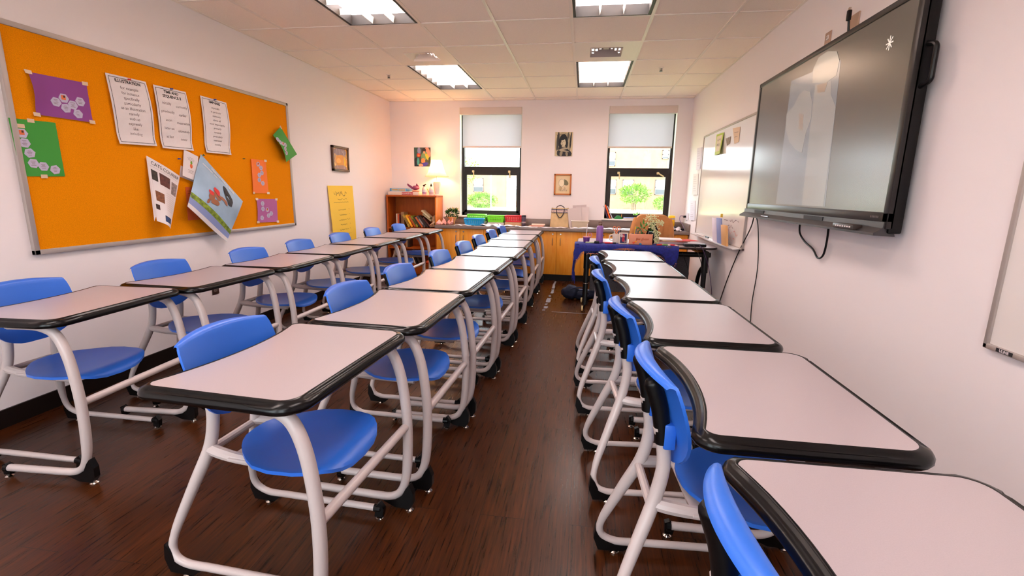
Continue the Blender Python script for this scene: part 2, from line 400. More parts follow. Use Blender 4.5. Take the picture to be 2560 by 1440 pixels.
for (x0, x1, y0, y1) in vents:
    ls = x0 < -1
    t = thing('ceiling_vent', 'square louvred air vent with bent blades, ' + ('corkboard side' if ls else 'big screen side') + ' of the ceiling', 'vent', ((x0+x1)/2, (y0+y1)/2, H), 0, 'ceiling air vents')
    hx, hy = (x1-x0)/2-.012, (y1-y0)/2-.01
    mb = MB(); sx = .15
    for a, b, c, d in ((-hx, -sx, -hy, hy), (sx, hx, -hy, hy), (-sx, sx, -hy, -sx), (-sx, sx, sx, hy)): box(mb, a, b, c, d, -.002, .004)
    obj('panel', mb, GRID, t, smooth=False)
    mb = MB(); box(mb, -sx, sx, -sx, sx, .07, .075); obj('duct_cavity', mb, BLACK, t, smooth=False)
    mb = MB()
    for k, (a, z) in enumerate(((.15, 0), (.115, .012), (.08, .022), (.045, .03))):
        o_, i_ = a, a-.016; n = len(mb.v)
        vs = [(sx_*q, sy_*q, zz) for q, zz in ((o_, z-.006), (i_, z+.02)) for sx_, sy_ in ((-1, -1), (1, -1), (1, 1), (-1, 1))]
        vs += [(x, y, zz+.002) for x, y, zz in vs]
        fs = []
        for e in range(4):
            g = (e+1) % 4; fs += [(e, g, 4+g, 4+e), (8+e, 12+e, 12+g, 8+g), (e, 8+e, 8+g, g), (4+e, 4+g, 12+g, 12+e)]
        mb.add(vs, fs)
    box(mb, -.026, .026, -.026, .026, .03, .034)
    obj('louvre', mb, ALU if not ls else GRID, t, smooth=False)
for k, (x, y, l) in enumerate(((-2.338, 5.685, 'small pendent sprinkler head in the ceiling by the corkboard wall'), (.751, 5.612, 'small pendent sprinkler head in the ceiling by the big screen'))):
    t = thing('sprinkler', l, 'sprinkler', (x, y, H), 0, 'ceiling sprinklers')
    mb = MB(); lathe(mb, [(.03, 0), (.028, -.008), (.01, -.01)], 16); obj('collar', mb, GRID, t)
    mb = MB(); tube(mb, [(0, 0, 0), (0, 0, -.035)], .004, 8); tube(mb, [(.012, 0, -.01), (.012, 0, -.03), (0, 0, -.038)], .002, 6); tube(mb, [(-.012, 0, -.01), (-.012, 0, -.03), (0, 0, -.038)], .002, 6)
    lathe(mb, [(.018, -.038), (.018, -.041)], 12); obj('deflector', mb, BLKM, t)

# ------------------------------------------------------------------ windows and roller shades
for k, (a, b) in enumerate(FILL_WIN):
    mb = MB()
    for p, q, r, s_ in ((a, a+.05, FILL_Z0, FILL_Z1), (b-.05, b, FILL_Z0, FILL_Z1), (a, b, FILL_Z0, FILL_Z0+.05), (a, b, FILL_Z1-.05, FILL_Z1), ((a+b)/2-.02, (a+b)/2+.02, FILL_Z0, FILL_Z1)): box(mb, p, q, FY-.09, FY-.03, r, s_)
    wn = struct('window_%d' % (k+3), mb, BRONZE)  # added window, out of view, brightens the near part of the room
    mb = MB(); box(mb, a+.05, b-.05, FY-.07, FY-.064, FILL_Z0+.05, FILL_Z1-.05); obj('pane', mb, GLASS, wn, smooth=False)
SHADE = cloth_trans('shade_fabric', (208, 206, 206), .36, (142, 138, 154))
for k, (a, b) in enumerate(WIN):
    Y = D+.14; fr = MB()
    box(fr, a, a+.045, Y-.02, Y+.05, WZ0, WZ1); box(fr, b-.045, b, Y-.02, Y+.05, WZ0, WZ1)
    box(fr, a, b, Y-.02, Y+.05, WZ1-.05, WZ1); box(fr, a, b, Y-.02, Y+.05, WZ0, WZ0+.05); box(fr, a+.045, b-.045, Y-.01, Y+.04, 1.575, 1.655)
    wn = struct('window_%d' % (k+1), fr, BRONZE)
    mb = MB(); box(mb, a+.045, b-.045, Y+.02, Y+.026, 1.655, WZ1-.05); obj('upper_pane', mb, GLASS, wn, smooth=False)
    sa = MB(); x0, x1, z0, z1 = a+.045, b-.045, WZ0+.05, 1.575
    box(sa, x0, x0+.04, Y-.03, Y+.0, z0, z1); box(sa, x1-.04, x1, Y-.03, Y, z0, z1); box(sa, x0, x1, Y-.03, Y, z0, z0+.03); box(sa, x0, x1, Y-.035, Y, z1-.045, z1+.005)
    so = obj('lower_sash', sa, BRONZE, wn, smooth=False)
    mb = MB(); box(mb, x0+.04, x1-.04, Y-.016, Y-.01, z0+.03, z1-.045); obj('lower_pane', mb, GLASS, wn, smooth=False)
    for q, hx in enumerate((a+.19, b-.2)):
        mb = MB(); box(mb, hx-.018, hx+.018, Y-.05, Y-.03, 1.565, 1.6, .006)
        dx = (.0 if k == 0 else (.0 if q == 0 else .07)); tube(mb, [(hx, Y-.055, 1.585), (hx+.012+dx*.4, Y-.065, 1.56), (hx+.014+dx, Y-.06, 1.49 if not dx else 1.535)], .009, 8)
        obj('window_handle', mb, IVORY, wn)
    # painted jamb liners and sill
    mb = MB(); box(mb, a-.006, a+.006, D-.004, Y-.02, WZ0, WZ1); box(mb, b-.006, b+.006, D-.004, Y-.02, WZ0, WZ1); obj('jamb', mb, WHITE, wn, smooth=False)
    mb = MB(); box(mb, a-.03, b+.03, D-.05, Y-.02, WZ0-.02, WZ0, .004); obj('window_sill', mb, WHITE, wn, smooth=False)
    t = thing('roller_shade', 'white fabric roller shade half lowered over the window ' + ('behind the lime baskets' if k == 0 else 'behind the teacher chair'), 'roller shade', ((a+b)/2, D+.03, WZ1), 0, 'roller shades')
    hw = (b-a)/2-.008
    mb = MB(); box(mb, -hw, hw, -.04, .05, -.1, -.002, .004); obj('valance', mb, mat('shade_valance', (224, 206, 198), .6), t)
    sh = MB(); x0, x1 = (-hw+.03, hw-.008) if k == 0 else (-hw+.004, hw-.03)
    n = 8; vs = [(x0+(x1-x0)*i/n, .025+.002*math.sin(i), z) for z in (-.08, -.3, -.56) for i in range(n+1)]
    sh.add(vs, [(j*(n+1)+i, j*(n+1)+i+1, (j+1)*(n+1)+i+1, (j+1)*(n+1)+i) for j in range(2) for i in range(n)]); obj('shade_fabric', sh, SHADE, t)
    mb = MB(); box(mb, x0, x1, .018, .032, -.58, -.556, .004); obj('hem_bar', mb, mat('shade_hem', (214, 190, 180), .6), t)

# ------------------------------------------------------------------ student desks
def desk_outline():
    """closed outline of the laminate (inside the rim), user edge at -x is concave"""
    hx, hy = .229, .3225; pts = []
    def arc(cx, cy, r, a0, a1, n=6):
        for k in range(n+1):
            a = R(a0+(a1-a0)*k/n); pts.append((cx+r*math.cos(a), cy+r*math.sin(a)))
    arc(hx-.045, hy-.045, .045, 0, 90)
    for k in range(1, 8): pts.append((hx-.045-(2*hx-.075)*k/8, hy))
    arc(-hx+.03, hy-.03, .03, 90, 165)
    L = hy-.035
    for k in range(1, 14):
        t = k/14; y = L-2*L*t; pts.append((-hx+.002+.046*(1-(2*t-1)**2)**.85, y))
    arc(-hx+.03, -hy+.03, .03, 195, 270)
    for k in range(1, 8): pts.append((-hx+.03+(2*hx-.075)*k/8, -hy))
    arc(hx-.045, -hy+.045, .045, 270, 360)
    for k in range(1, 8): pts.append((hx, -hy+.045+(2*hy-.09)*k/8))
    return pts
TOPZ = .75
def make_desk(label):
    t = thing('student_desk', label, 'desk', (0, 0, 0))
    P = desk_outline(); n = len(P)
    mb = MB(); mb.add([(x, y, TOPZ) for x, y in P]+[(x, y, TOPZ-.022) for x, y in P], [tuple(range(n)), tuple(range(2*n-1, n-1, -1))]+[(i, (i+1) % n, n+(i+1) % n, n+i) for i in range(n)])
    obj('tabletop', mb, LAMI, t, ang=60)
    flat = [(0, .0005), (.004, .0012), (.010, -.001), (.017, -.003), (.023, -.006), (.028, -.012), (.031, -.019), (.031, -.026), (.027, -.032), (.013, -.035), (0, -.035)]
    groo = [(0, .0005), (.003, .0008), (.007, -.006), (.013, -.011), (.020, -.011), (.025, -.009), (.030, -.015), (.031, -.024), (.027, -.032), (.013, -.035), (0, -.035)]
    ridg = [(0, .0005), (.004, .002), (.008, .0), (.012, -.005), (.018, -.008), (.025, -.011), (.030, -.018), (.031, -.025), (.027, -.032), (.013, -.035), (0, -.035)]
    vs = []; m = len(flat)
    for i in range(n):
        x, y = P[i]; a = Vector(P[i-1]); b = Vector(P[(i+1) % n]); d = (b-a).normalized(); nx, ny = d.y, -d.x
        g = 0
        if abs(ny) > .97 or nx > .97: g = 1
        u = 1 if nx < -.8 else 0
        if abs(ny) > .97 and (x < -.17 or x > .16): g = .4
        for k in range(m):
            dd = flat[k][0]*(1-g-u*(1-g))+groo[k][0]*g*(1-u)+ridg[k][0]*u; zz = flat[k][1]*(1-g-u*(1-g))+groo[k][1]*g*(1-u)+ridg[k][1]*u
            vs.append((x+nx*dd, y+ny*dd, TOPZ+zz))
    fs = [(i*m+k, ((i+1) % n)*m+k, ((i+1) % n)*m+k+1, i*m+k+1) for i in range(n) for k in range(m-1)]
    mb = MB(); mb.add(vs, fs); obj('edge_rim', mb, BAND, t, ang=70)
    e = .26
    for s in (-1, 1):
        y = s*.292
        path = spline([(-.01, y, .712), (.09, y, .714), (e-.105, y, .705), (e-.055, y, .672), (e-.022, y, .585), (e-.004, y, .45), (e, y, .33), (e-.006, y, .2), (e-.018, y, .125), (e-.042, y, .075), (e-.085, y, .05), (e-.15, y, .046)], 5)+[Vector((-.15, y, .046))]
        mb = MB(); tube(mb, path, lambda q: .0198-.004*max(0, min(1, (q-.62)/.2)), 12); lg = obj('leg', mb, TUBE, t)
        if s == 1: fx = -1
        mb = MB(); prism(mb, [(e-.11, .034), (e-.06, .012), (e+.002, .010), (e+.018, .035), (e+.02, .08), (e+.004, .12), (e-.012, .1), (e-.03, .065), (e-.06, .045)], 1, y-.013, y+.013); obj('foot_boot', mb, BLACK, lg, ang=20)
        mb = MB(); lathe(mb, [(.016, 0), (.017, .004), (.008, .012), (.006, .022)], 14, (e-.002, y, 0)); obj('glide', mb, CHROME, lg)
        mb = MB(); tube(mb, [(-.148, y, .046), (-.163, y, .046), (-.168, y, .046)], lambda q: .0205 if q < .9 else .014, 12)
        prism(mb, [(-.17, .016), (-.14, .016), (-.135, .04), (-.155, .07), (-.172, .062)], 1, y-.011, y+.011); obj('end_cap', mb, BLACK, lg, ang=25)
        mb = MB(); lathe(mb, [(.015, 0), (.016, .004), (.007, .01), (.006, .02)], 14, (-.158, y, 0)); obj('glide', mb, CHROME, lg)
        mb = MB(); box(mb, -.04, .17, y-.03, y+.03, .724, .73, .001); obj('mounting_plate', mb, BLKM, lg)
    mb = MB(); tube(mb, [(e-.004, -.29, .375), (e-.004, .29, .375)], .0165, 12, up=(1, 0, 0)); obj('crossbar', mb, TUBE, t)
    return t

# ------------------------------------------------------------------ student chairs
def make_chair(label):
    t = thing('student_chair', label, 'chair', (0, 0, 0))
    # seat: dished shell with a waterfall front
    N, K = 22, 28; vs = []; fs = []
    def SP(i, k):
        a = 2*math.pi*k/K; c, s = math.cos(a), math.sin(a); r = i/N
        ex = .62 if c > 0 else .8
        x = .298+.208*math.copysign(abs(c)**ex, c)*r; y = .213*math.copysign(abs(s)**.72, s)*r*(1-.26*max(0, .26-x)/.13)
        q = max(0, (x-.44)/.065); z = .448-.016*(1-min(1, r*r*1.1))-.034*q*q
        if x < .18: z += .006*((.18-x)/.08)**2
        return Vector((x, y, z))
    for lay in (0, 1):
        vs.append(SP(0, 0)-Vector((0, 0, .012*lay)))
        for i in range(1, N+1):
            for k in range(K): vs.append(SP(i, k)-Vector((0, 0, .012*lay)))
    B = 1+N*K
    for lay in (0, 1):
        o = lay*B
        for k in range(K): fs.append((o, o+1+k, o+1+(k+1) % K))
        for i in range(N-1):
            for k in range(K): a = o+1+i*K; fs.append((a+k, a+K+k, a+K+(k+1) % K, a+(k+1) % K))
    for k in range(K): a = 1+(N-1)*K; fs.append((a+k, B+a+k, B+a+(k+1) % K, a+(k+1) % K))
    mb = MB(); mb.add(vs, fs); obj('seat', mb, BLUE, t, ang=50)
    # backrest: shield with a rolled top lip
    zs = [.535, .54, .55, .565, .585, .61, .64, .67, .70, .735, .765, .79, .803]
    hw = [.035, .07, .098, .128, .15, .168, .185, .195, .2, .202, .201, .198, .194]
    NY = 18; rowsv = []
    def BX(y, z): return .050-.0*z-.055*max(0, (z-.6)/.2)**1.2+.028*(y/.2)**2
    for z, h_ in zip(zs, hw):
        rowsv.append([(BX(h_*j, z), h_*j, z+.016*(1-j*j)*max(0, (z-.7)/.1)) for j in [2*q/NY-1 for q in range(NY+1)]])
    top = rowsv[-1]
    for dx, dz, k in ((-.006, .007, .99), (-.018, .011, .98), (-.033, .011, .965), (-.047, .006, .95)):
        rowsv.append([(p[0]+dx*(1-.45*abs(p[1]/.194)**2), p[1]*k, p[2]+dz) for p in top])
    nr = len(rowsv); vs = []; fs = []
    for lay in (0, 1):
        for ri, rr in enumerate(rowsv):
            for p in rr:
                q = Vector(p)
                if lay: q += Vector((-.009, 0, 0)) if ri < 13 else Vector((-.004, 0, -.008))
                vs.append(q)
    Wd = NY+1; B = nr*Wd
    for lay in (0, 1):
        for j in range(nr-1):
            for i in range(NY): a = lay*B+j*Wd+i; fs.append((a, a+1, a+Wd+1, a+Wd))
    ring = [i for i in range(Wd)]+[j*Wd+NY for j in range(1, nr)]+[(nr-1)*Wd+i for i in range(NY-1, -1, -1)]+[j*Wd for j in range(nr-2, 0, -1)]
    for a, b in zip(ring, ring[1:]+ring[:1]): fs.append((a, b, B+b, B+a))
    mb = MB(); mb.add(vs, fs); br = obj('backrest', mb, BLUE, t, ang=50)
    for s in (-1, 1):
        mb = MB(); box(mb, .01, .043, s*.1-.026, s*.1+.02, .60, .675, .006); prism(mb, [(.0, .67), (.03, .67), (.018, .735), (-.004, .72)], 1, s*.1-.003, s*.1+.003); obj('back_bracket', mb, BLUE, br)
        pt = [(.002, s*.1, .66), (.016, s*.1, .6), (.02, s*.102, .53), (.0, s*.108, .43)]
        low = [(-.045, s*.137, .31), (-.086, s*.165, .2), (-.104, s*.182, .14), (-.108, s*.193, .095), (-.09, s*.199, .062), (-.045, s*.2, .045), (.03, s*.2, .045)]
        path = spline(pt+low, 6)+[Vector((.43, s*.2, .045))]
        mb = MB(); tube(mb, path, lambda q: .0198-.0065*max(0, min(1, (q-.35)/.25)), 12)
        # seat arm
        tube(mb, spline([(.0, s*.107, .425), (.05, s*.118, .42), (.16, s*.13, .415), (.4, s*.13, .408)], 4), lambda q: .0195-.008*max(0, q-.4), 10)
        lg = obj('leg', mb, TUBE, t)
        mb = MB(); tube(mb, spline([(.014, s*.1, .612), (.008, s*.1, .66), (-.004, s*.1, .72), (-.024, s*.098, .778), (-.03, s*.097, .796)], 6), lambda q: .0235 if q < .8 else .0235-.06*(q-.8)**1.2, 12)
        obj('sleeve', mb, BLACK, t)
        mb = MB(); prism(mb, [(-.128, .06), (-.11, .012), (-.02, .012), (.005, .032), (-.05, .036), (-.085, .055), (-.105, .095), (-.122, .115)], 1, s*.2-.012, s*.2+.012); obj('foot_boot', mb, BLACK, lg, ang=20)
        mb = MB(); lathe(mb, [(.016, 0), (.017, .004), (.008, .012), (.006, .024)], 14, (-.05, s*.2, 0)); obj('glide', mb, CHROME, lg)
        mb = MB(); tube(mb, [(.425, s*.2, .045), (.452, s*.2, .045), (.458, s*.2, .045)], lambda q: .016 if q < .9 else .01, 12)
        prism(mb, [(.428, .012), (.462, .012), (.468, .05), (.45, .075), (.435, .06)], 1, s*.2-.011, s*.2+.011); obj('end_cap', mb, BLACK, lg, ang=25)
        mb = MB(); lathe(mb, [(.015, 0), (.016, .004), (.007, .01), (.006, .02)], 14, (.445, s*.2, 0)); obj('glide', mb, CHROME, lg)
    mb = MB(); tube(mb, [(-.006, -.11, .415), (-.006, .11, .415)], .014, 10, up=(1, 0, 0)); obj('crossbar', mb, TUBE, t)
    mb = MB(); box(mb, .1, .42, -.15, .15, .412, .424, .004); obj('seat_pan', mb, TUBE, t)
    return t

ORD = ['first', 'second', 'third', 'fourth', 'fifth', 'sixth', 'seventh', 'eighth']
DROWS = {
 'the row along the corkboard wall': [(-2.09, 1.865, 3), (-2.035, 2.575, -2), (-1.995, 3.285, 0), (-1.99, 4.0, .5), (-2.0, 4.73, 0), (-1.985, 5.47, 0), (-1.95, 6.22, -1)],
 'the middle row': [(-.668, 1.375, -3.6), (-.603, 2.085, -2), (-.577, 2.8, -1.5), (-.555, 3.515, -1.5), (-.53, 4.23, -1), (-.54, 4.95, 0), (-.545, 5.67, 0), (-.54, 6.4, 0)],
 'the row under the big screen': [(.828, .64, 1), (.792, 1.38, .3), (.757, 2.115, 1), (.73, 2.83, 1), (.7, 3.56, 1.2), (.675, 4.28, 1)]}
# chair offsets along the desk's forward axis and along the row; None: no chair
COFF = {
 'the row along the corkboard wall': [(-.33, .02), (-.33, 0), (-.31, .02), (-.31, -.02), (-.31, .0), (-.31, .02), (-.31, .03)],
 'the middle row': [(-.278, .01), (-.285, .06), (-.29, -.03), (-.29, .03), (-.3, .02), (-.3, .0), (-.3, .02), (-.3, .0)],
 'the row under the big screen': [(-.305, .0), (-.305, -.02), (-.315, -.06), (-.35, .02), (-.33, -.07), None]}
CROT = {('the middle row', 0): 1, ('the row under the big screen', 0): 3, ('the row under the big screen', 1): 3, ('the row under the big screen', 2): 4, ('the row under the big screen', 3): 2, ('the row along the corkboard wall', 0): -3, ('the row along the corkboard wall', 1): 2}
EXTRA = {('the row along the corkboard wall', 0): 'school desk nearest the camera in the row along the corkboard wall', ('the middle row', 0): 'large foreground school desk heading the middle row, blue chair tucked under it',
 ('the row under the big screen', 0): 'school desk cut off by the lower picture corner, heading the row under the big screen'}
desk0 = chair0 = None
for rn, L in DROWS.items():
    for i, (xf, y, a) in enumerate(L):
        nth = ORD[i]; last = i == len(L)-1
        dl = EXTRA.get((rn, i)) or ('black-rimmed pale school desk, last and farthest in %s' % rn if last else 'black-rimmed pale school desk, %s from the camera in %s' % (nth, rn))
        cl = 'blue school chair at the %s desk in %s' % (nth, rn)
        g = 'school desks in ' + rn; gc = 'school chairs in ' + rn
        x = xf-.26; rz = R(a)
        if desk0 is None:
            desk0 = make_desk(dl); desk0.location = (x, y, 0); desk0.rotation_euler = (0, 0, rz); desk0['group'] = g
        else: dup(desk0, (x, y, 0), rz, dl, g)
        co = COFF[rn][i]
        if co is None: continue
        cx = x+co[0]*math.cos(rz)-co[1]*math.sin(rz); cy = y+co[0]*math.sin(rz)+co[1]*math.cos(rz); cr = rz+R(CROT.get((rn, i), 0))
        if chair0 is None:
            chair0 = make_chair(cl); chair0.location = (cx, cy, 0); chair0.rotation_euler = (0, 0, cr); chair0['group'] = gc
        else: dup(chair0, (cx, cy, 0), cr, cl, gc)

# ------------------------------------------------------------------ left wall: corkboard and what is pinned to it
t = thing('corkboard', 'large orange cork bulletin board in a grey aluminium frame', 'bulletin board', (LX, 3.44, 1.51))
hy, hz = 1.235, .612
mb = MB(); box(mb, .002, .016, -hy+.02, hy-.02, -hz+.02, hz-.02); obj('cork_panel', mb, CORK, t, smooth=False)
mb = MB()
for a, b, c, d in ((-hy, hy, hz-.028, hz), (-hy, hy, -hz, -hz+.028)): box(mb, 0, .024, a, b, c, d, .003)
for a, b in ((-hy, -hy+.028), (hy-.028, hy)): box(mb, 0, .024, a, b, -hz, hz, .003)
obj('frame', mb, ALU, t)
CX = LX+.0185
def wsheet(name, label, cat, pts, m, fn=lambda s, t: 0, off=0, nx=10, ny=10, group=None, x=None):
    X = (CX if x is None else x)+off
    tl, tr, br, bl = [Vector((X, p[0], p[1])) for p in pts]
    c = (tl+tr+br+bl)/4
    s = Sheet(tl-c, tr-c, br-c, bl-c, (1, 0, 0), fn)
    root = thing(name, label, cat, c, 0, group)
    obj('sheet', s.grid(nx, ny), m, root, ang=60)
    return root, s
HEX = pm('pale_lilac_card', (190, 180, 206), rough=.7); PHO = pm('orange_print', (226, 110, 60)); DPH = pm('dark_print', (60, 30, 30))
TAPE = pm('clear_tape', (220, 190, 160), rough=.3)
def hexes(root, s, pts, r, first=0, raise_=.0018):
    for k, (a, b) in enumerate(pts):
        mb = MB(); rot = .2*math.sin(k*2.3); P = []
        for q in range(6):
            an = q*math.pi/3+rot; P.append((a+r*math.cos(an)/s.w, b+r*.92*math.sin(an)/s.h))
        for lay in (raise_, .0002): mb.add([s.P(p[0], p[1], lay) for p in P], [tuple(range(6))])
        mb.add([s.P(p[0], p[1], lay) for lay in (raise_, .0002) for p in P], [(q, (q+1) % 6, 6+(q+1) % 6, 6+q) for q in range(6)])
        h = obj('hexagon_note', mb, HEX, root, smooth=False)
        if k == first:
            mb = MB(); s.rect(mb, a-.5*r/s.w, b-.55*r/s.h, a+.35*r/s.w, b+.3*r/s.h, raise_+.0006, 2); obj('picture', mb, PHO, h)
            mb = MB(); s.rect(mb, a-.1*r/s.w, b-.5*r/s.h, a+.25*r/s.w, b-.1*r/s.h, raise_+.001, 2); obj('picture', mb, DPH, h)
        else:
            mb = MB()
            for q in range(4): L_ = (.5-.1*((q*7+k) % 3))*r; s.line(mb, a-L_/s.w, b+(-.4+.25*q)*r/s.h, a+L_*.8/s.w, b+(-.4+.25*q)*r/s.h, r*.07, raise_+.0006, 1)
            obj('handwriting', mb, GINK, h)
def tapes(root, s, spots, w_=.035, h_=.02):
    for a, b in spots:
        mb = MB(); s.rect(mb, a-w_/2/s.w, b-h_/2/s.h, a+w_/2/s.w, b+h_/2/s.h, .0016, 2); obj('tape', mb, TAPE, root)
PURP = pm('purple_paper', (140, 62, 140), rough=.7); GREE = pm('green_paper', (58, 150, 52), rough=.7); ORAN = pm('orange_paper', (248, 122, 40), rough=.7)
PUR2 = pm('mauve_paper', (176, 92, 150), rough=.7)
def curl(a, b): return .003+.03*max(0, .18-a)*3*math.sin(math.pi*min(1, b*1.1))+.02*max(0, b-.82)
r_, s_ = wsheet('purple_worksheet', 'purple paper with six hexagon notes, its corner curling off the cork', 'worksheet', [(2.331, 1.882), (2.642, 1.889), (2.645, 1.662), (2.335, 1.663)], PURP, curl, group='coloured hexagon worksheets')
def st(pts, box_):  # world (y,z) -> sheet (s,t) by bilinear inverse
    out = []
    (a, b, c, d) = [Vector(p) for p in box_]
    for p in pts:
        s = t = .5; p = Vector(p)
        for _ in range(20):
            e = a*(1-s)*(1-t)+b*s*(1-t)+c*s*t+d*(1-s)*t-p
            ds = (b-a)*(1-t)+(c-d)*t; dt = (d-a)*(1-s)+(c-b)*s
            det = ds.x*dt.y-ds.y*dt.x; s -= (e.x*dt.y-e.y*dt.x)/det; t -= (ds.x*e.y-ds.y*e.x)/det
        out.append((s, t))
    return out
BX_ = [(2.331, 1.882), (2.642, 1.889), (2.645, 1.662), (2.335, 1.663)]
hexes(r_, s_, st([(2.495, 1.776), (2.449, 1.748), (2.499, 1.722), (2.541, 1.746), (2.587, 1.773), (2.563, 1.7)], BX_), .029); tapes(r_, s_, [(.0, .0), (.97, .02), (0, 1), (.98, .99)])
BX_ = [(2.198, 1.626), (2.428, 1.632), (2.432, 1.333), (2.209, 1.326)]
r_, s_ = wsheet('green_worksheet', 'upright green paper with a trail of six hexagon notes', 'worksheet', BX_, GREE, lambda a, b: .002, group='coloured hexagon worksheets')
hexes(r_, s_, st([(2.249, 1.554), (2.253, 1.504), (2.269, 1.452), (2.278, 1.398), (2.326, 1.384), (2.384, 1.369)], BX_), .029); tapes(r_, s_, [(.45, .01), (.5, 1), (.22, .12)])
BX_ = [(4.513, 1.877), (4.759, 1.633), (4.531, 1.54), (4.355, 1.78)]
r_, s_ = wsheet('green_worksheet', 'tilted green paper hanging off the corkboard edge by one corner', 'worksheet', BX_, GREE, lambda a, b: .01+.03*b*math.sin(math.pi*a)+.02*b, off=.006, group='coloured hexagon worksheets')
hexes(r_, s_, st([(4.478, 1.712), (4.404, 1.745), (4.435, 1.72), (4.527, 1.706), (4.505, 1.666), (4.525, 1.628)], BX_), .027); tapes(r_, s_, [(.02, .02)])
BX_ = [(4.047, 1.54), (4.262, 1.538), (4.265, 1.232), (4.035, 1.234)]
r_, s_ = wsheet('orange_worksheet', 'bright orange paper with a zigzag of grey hexagon notes', 'worksheet', BX_, ORAN, lambda a, b: .002+.012*max(0, .15-a)*5, group='coloured hexagon worksheets')
hexes(r_, s_, st([(4.147, 1.498), (4.183, 1.466), (4.19, 1.421), (4.15, 1.4), (4.145, 1.355), (4.19, 1.326)], BX_), .025); tapes(r_, s_, [(.97, .01), (.05, .99), (.97, .99)])
BX_ = [(4.082, 1.183), (4.378, 1.176), (4.368, .955), (4.065, .965)]
r_, s_ = wsheet('mauve_worksheet', 'small mauve paper with loose hexagon notes, lowest on the corkboard', 'worksheet', BX_, PUR2, lambda a, b: .003+.05*max(0, .15-a)*math.sin(math.pi*b)+.02*max(0, b-.85), group='coloured hexagon worksheets')
hexes(r_, s_, st([(4.222, 1.078), (4.16, 1.138), (4.158, 1.088), (4.275, 1.04), (4.232, 1.022), (4.135, 1.005)], BX_), .026); tapes(r_, s_, [(.01, .01), (.98, .01), (.02, .98), (.98, .99)])
def poster(label, pts, title, words_, two=None, fsz=.026):
    r, s = wsheet('poster', label, 'poster', pts, PAPER, lambda a, b: .004+.018*math.sin(math.pi*min(1, b*1.15))*(.4+.6*a)+.012*max(0, b-.85)*6, off=.001, nx=8, ny=16, group='white word list posters')
    mb = MB(); s.frame(mb, .014, .003); obj('border', mb, INK, r)
    mb = MB(); b0 = .075
    for k, l in enumerate(title): s.text(mb, l, .5, b0+k*.07, .027, bold=.0007)
    obj('lettering', mb, INK, r)
    mb = MB(); b0 += .075*len(title)
    if two:
        for k, (p, q) in enumerate(two): s.text(mb, p, .3, b0+.035+k*.135, fsz); s.text(mb, q, .74, b0+.06+k*.135, fsz)
    else:
        st_ = .74/len(words_)
        for k, p in enumerate(words_): s.text(mb, p, .5, b0+.02+k*st_, fsz)
    obj('lettering', mb, GINK, r)
    return r, s
POST = [[(2.771, 1.978), (3.055, 1.984), (3.071, 1.562), (2.792, 1.552)], [(3.112, 1.979), (3.391, 1.983), (3.395, 1.557), (3.116, 1.553)], [(3.531, 1.985), (3.808, 1.979), (3.797, 1.556), (3.522, 1.555)]]
poster('white ILLUSTRATION word poster held by a red pin', POST[0], ['ILLUSTRATION'], ['for example', 'for instance', 'specifically', 'particularly', 'as an illustration', 'namely', 'such as', 'expressly', 'like', 'including'])
poster('white TIME AND SEQUENCE II word poster in two columns', POST[1], ['TIME AND', 'SEQUENCE II'], None, [('initially', 'currently'), ('previously', 'earlier'), ('soon', 'meanwhile'), ('later on', 'ultimately'), ('at last', 'never')])
poster('white EMPHASIS word poster above the crouching figure poster', POST[2], ['EMPHASIS'], ['especially', 'in particular', 'obviously', 'above all', 'most importantly', 'primarily', 'certainly', 'particularly', 'moreover', 'notably'], fsz=.022)
for k, (y, z, c, l) in enumerate(((2.925, 1.971, (200, 30, 30), 'red push pin at the top of the ILLUSTRATION poster'), (3.256, 1.978, (40, 60, 150), 'blue push pin at the top of the TIME AND SEQUENCE poster'), (3.674, 1.98, (40, 60, 150), 'blue push pin at the top of the EMPHASIS poster'), (3.249, 1.487, (50, 55, 130), 'blue push pin stuck in bare cork beside the pineapple card'), (3.949, 1.534, (110, 90, 20), 'olive push pin stuck in bare cork beside the orange paper'))):
    t = thing('push_pin', l, 'push pin', (CX, y, z), 0, 'push pins on the corkboard', rot=(0, R(90), 0))
    mb = MB(); lathe(mb, [(.001, -.002), (.001, .008)], 6); obj('needle', mb, CHROME, t)
    mb = MB(); lathe(mb, [(.006, .006), (.006, .009), (.0035, .011), (.0035, .018), (.0055, .02), (.0055, .023), (.002, .024)], 12); obj('grip', mb, pm('pin_%d' % k, c, rough=.3), t)
# newspaper folded to a point
r_ = thing('newspaper', 'school newspaper folded to a point and pinned by one corner', 'newspaper', (CX, 2.98, 1.2))
s_ = Sheet((.012, 0, .289), (.02, .249, .161), (.075, .041, -.214), (.05, -.035, -.154), (1, 0, 0), lambda a, b: .03*math.sin(math.pi*a)*(.3+.7*b)+.01*b)
obj('front_page', s_.grid(12, 12), PAPER, r_, ang=60)
s2 = Sheet((.008, 0, .289), (.03, .0, .2), (.055, -.02, -.1), (.04, -.035, -.154), (1, 0, 0), lambda a, b: .0)
obj('folded_page', s2.grid(6, 10), PAPER, r_, ang=60)
mb = MB(); s_.text(mb, 'CATS COURIER', .52, .075, .036, shear=.1); s_.line(mb, .05, .13, .95, .13, .001); obj('lettering', mb, INK, r_)
for a0, b0, a1, b1, c in ((.3, .17, .66, .36, (90, 40, 34)), (.72, .2, .96, .42, (130, 112, 110)), (.04, .18, .24, .34, (52, 44, 34)), (.1, .5, .42, .66, (120, 70, 38)), (.4, .85, .85, .95, (24, 50, 96)), (.05, .72, .2, .8, (60, 30, 24))):
    mb = MB(); s_.rect(mb, a0, b0, a1, b1, .001); q = obj('photo', mb, pm('news_photo', c, nz=.5, ns=60), r_)
mb = MB()
for k in range(9): s_.line(mb, .5, .46+.035*k, .93, .46+.035*k, .002)
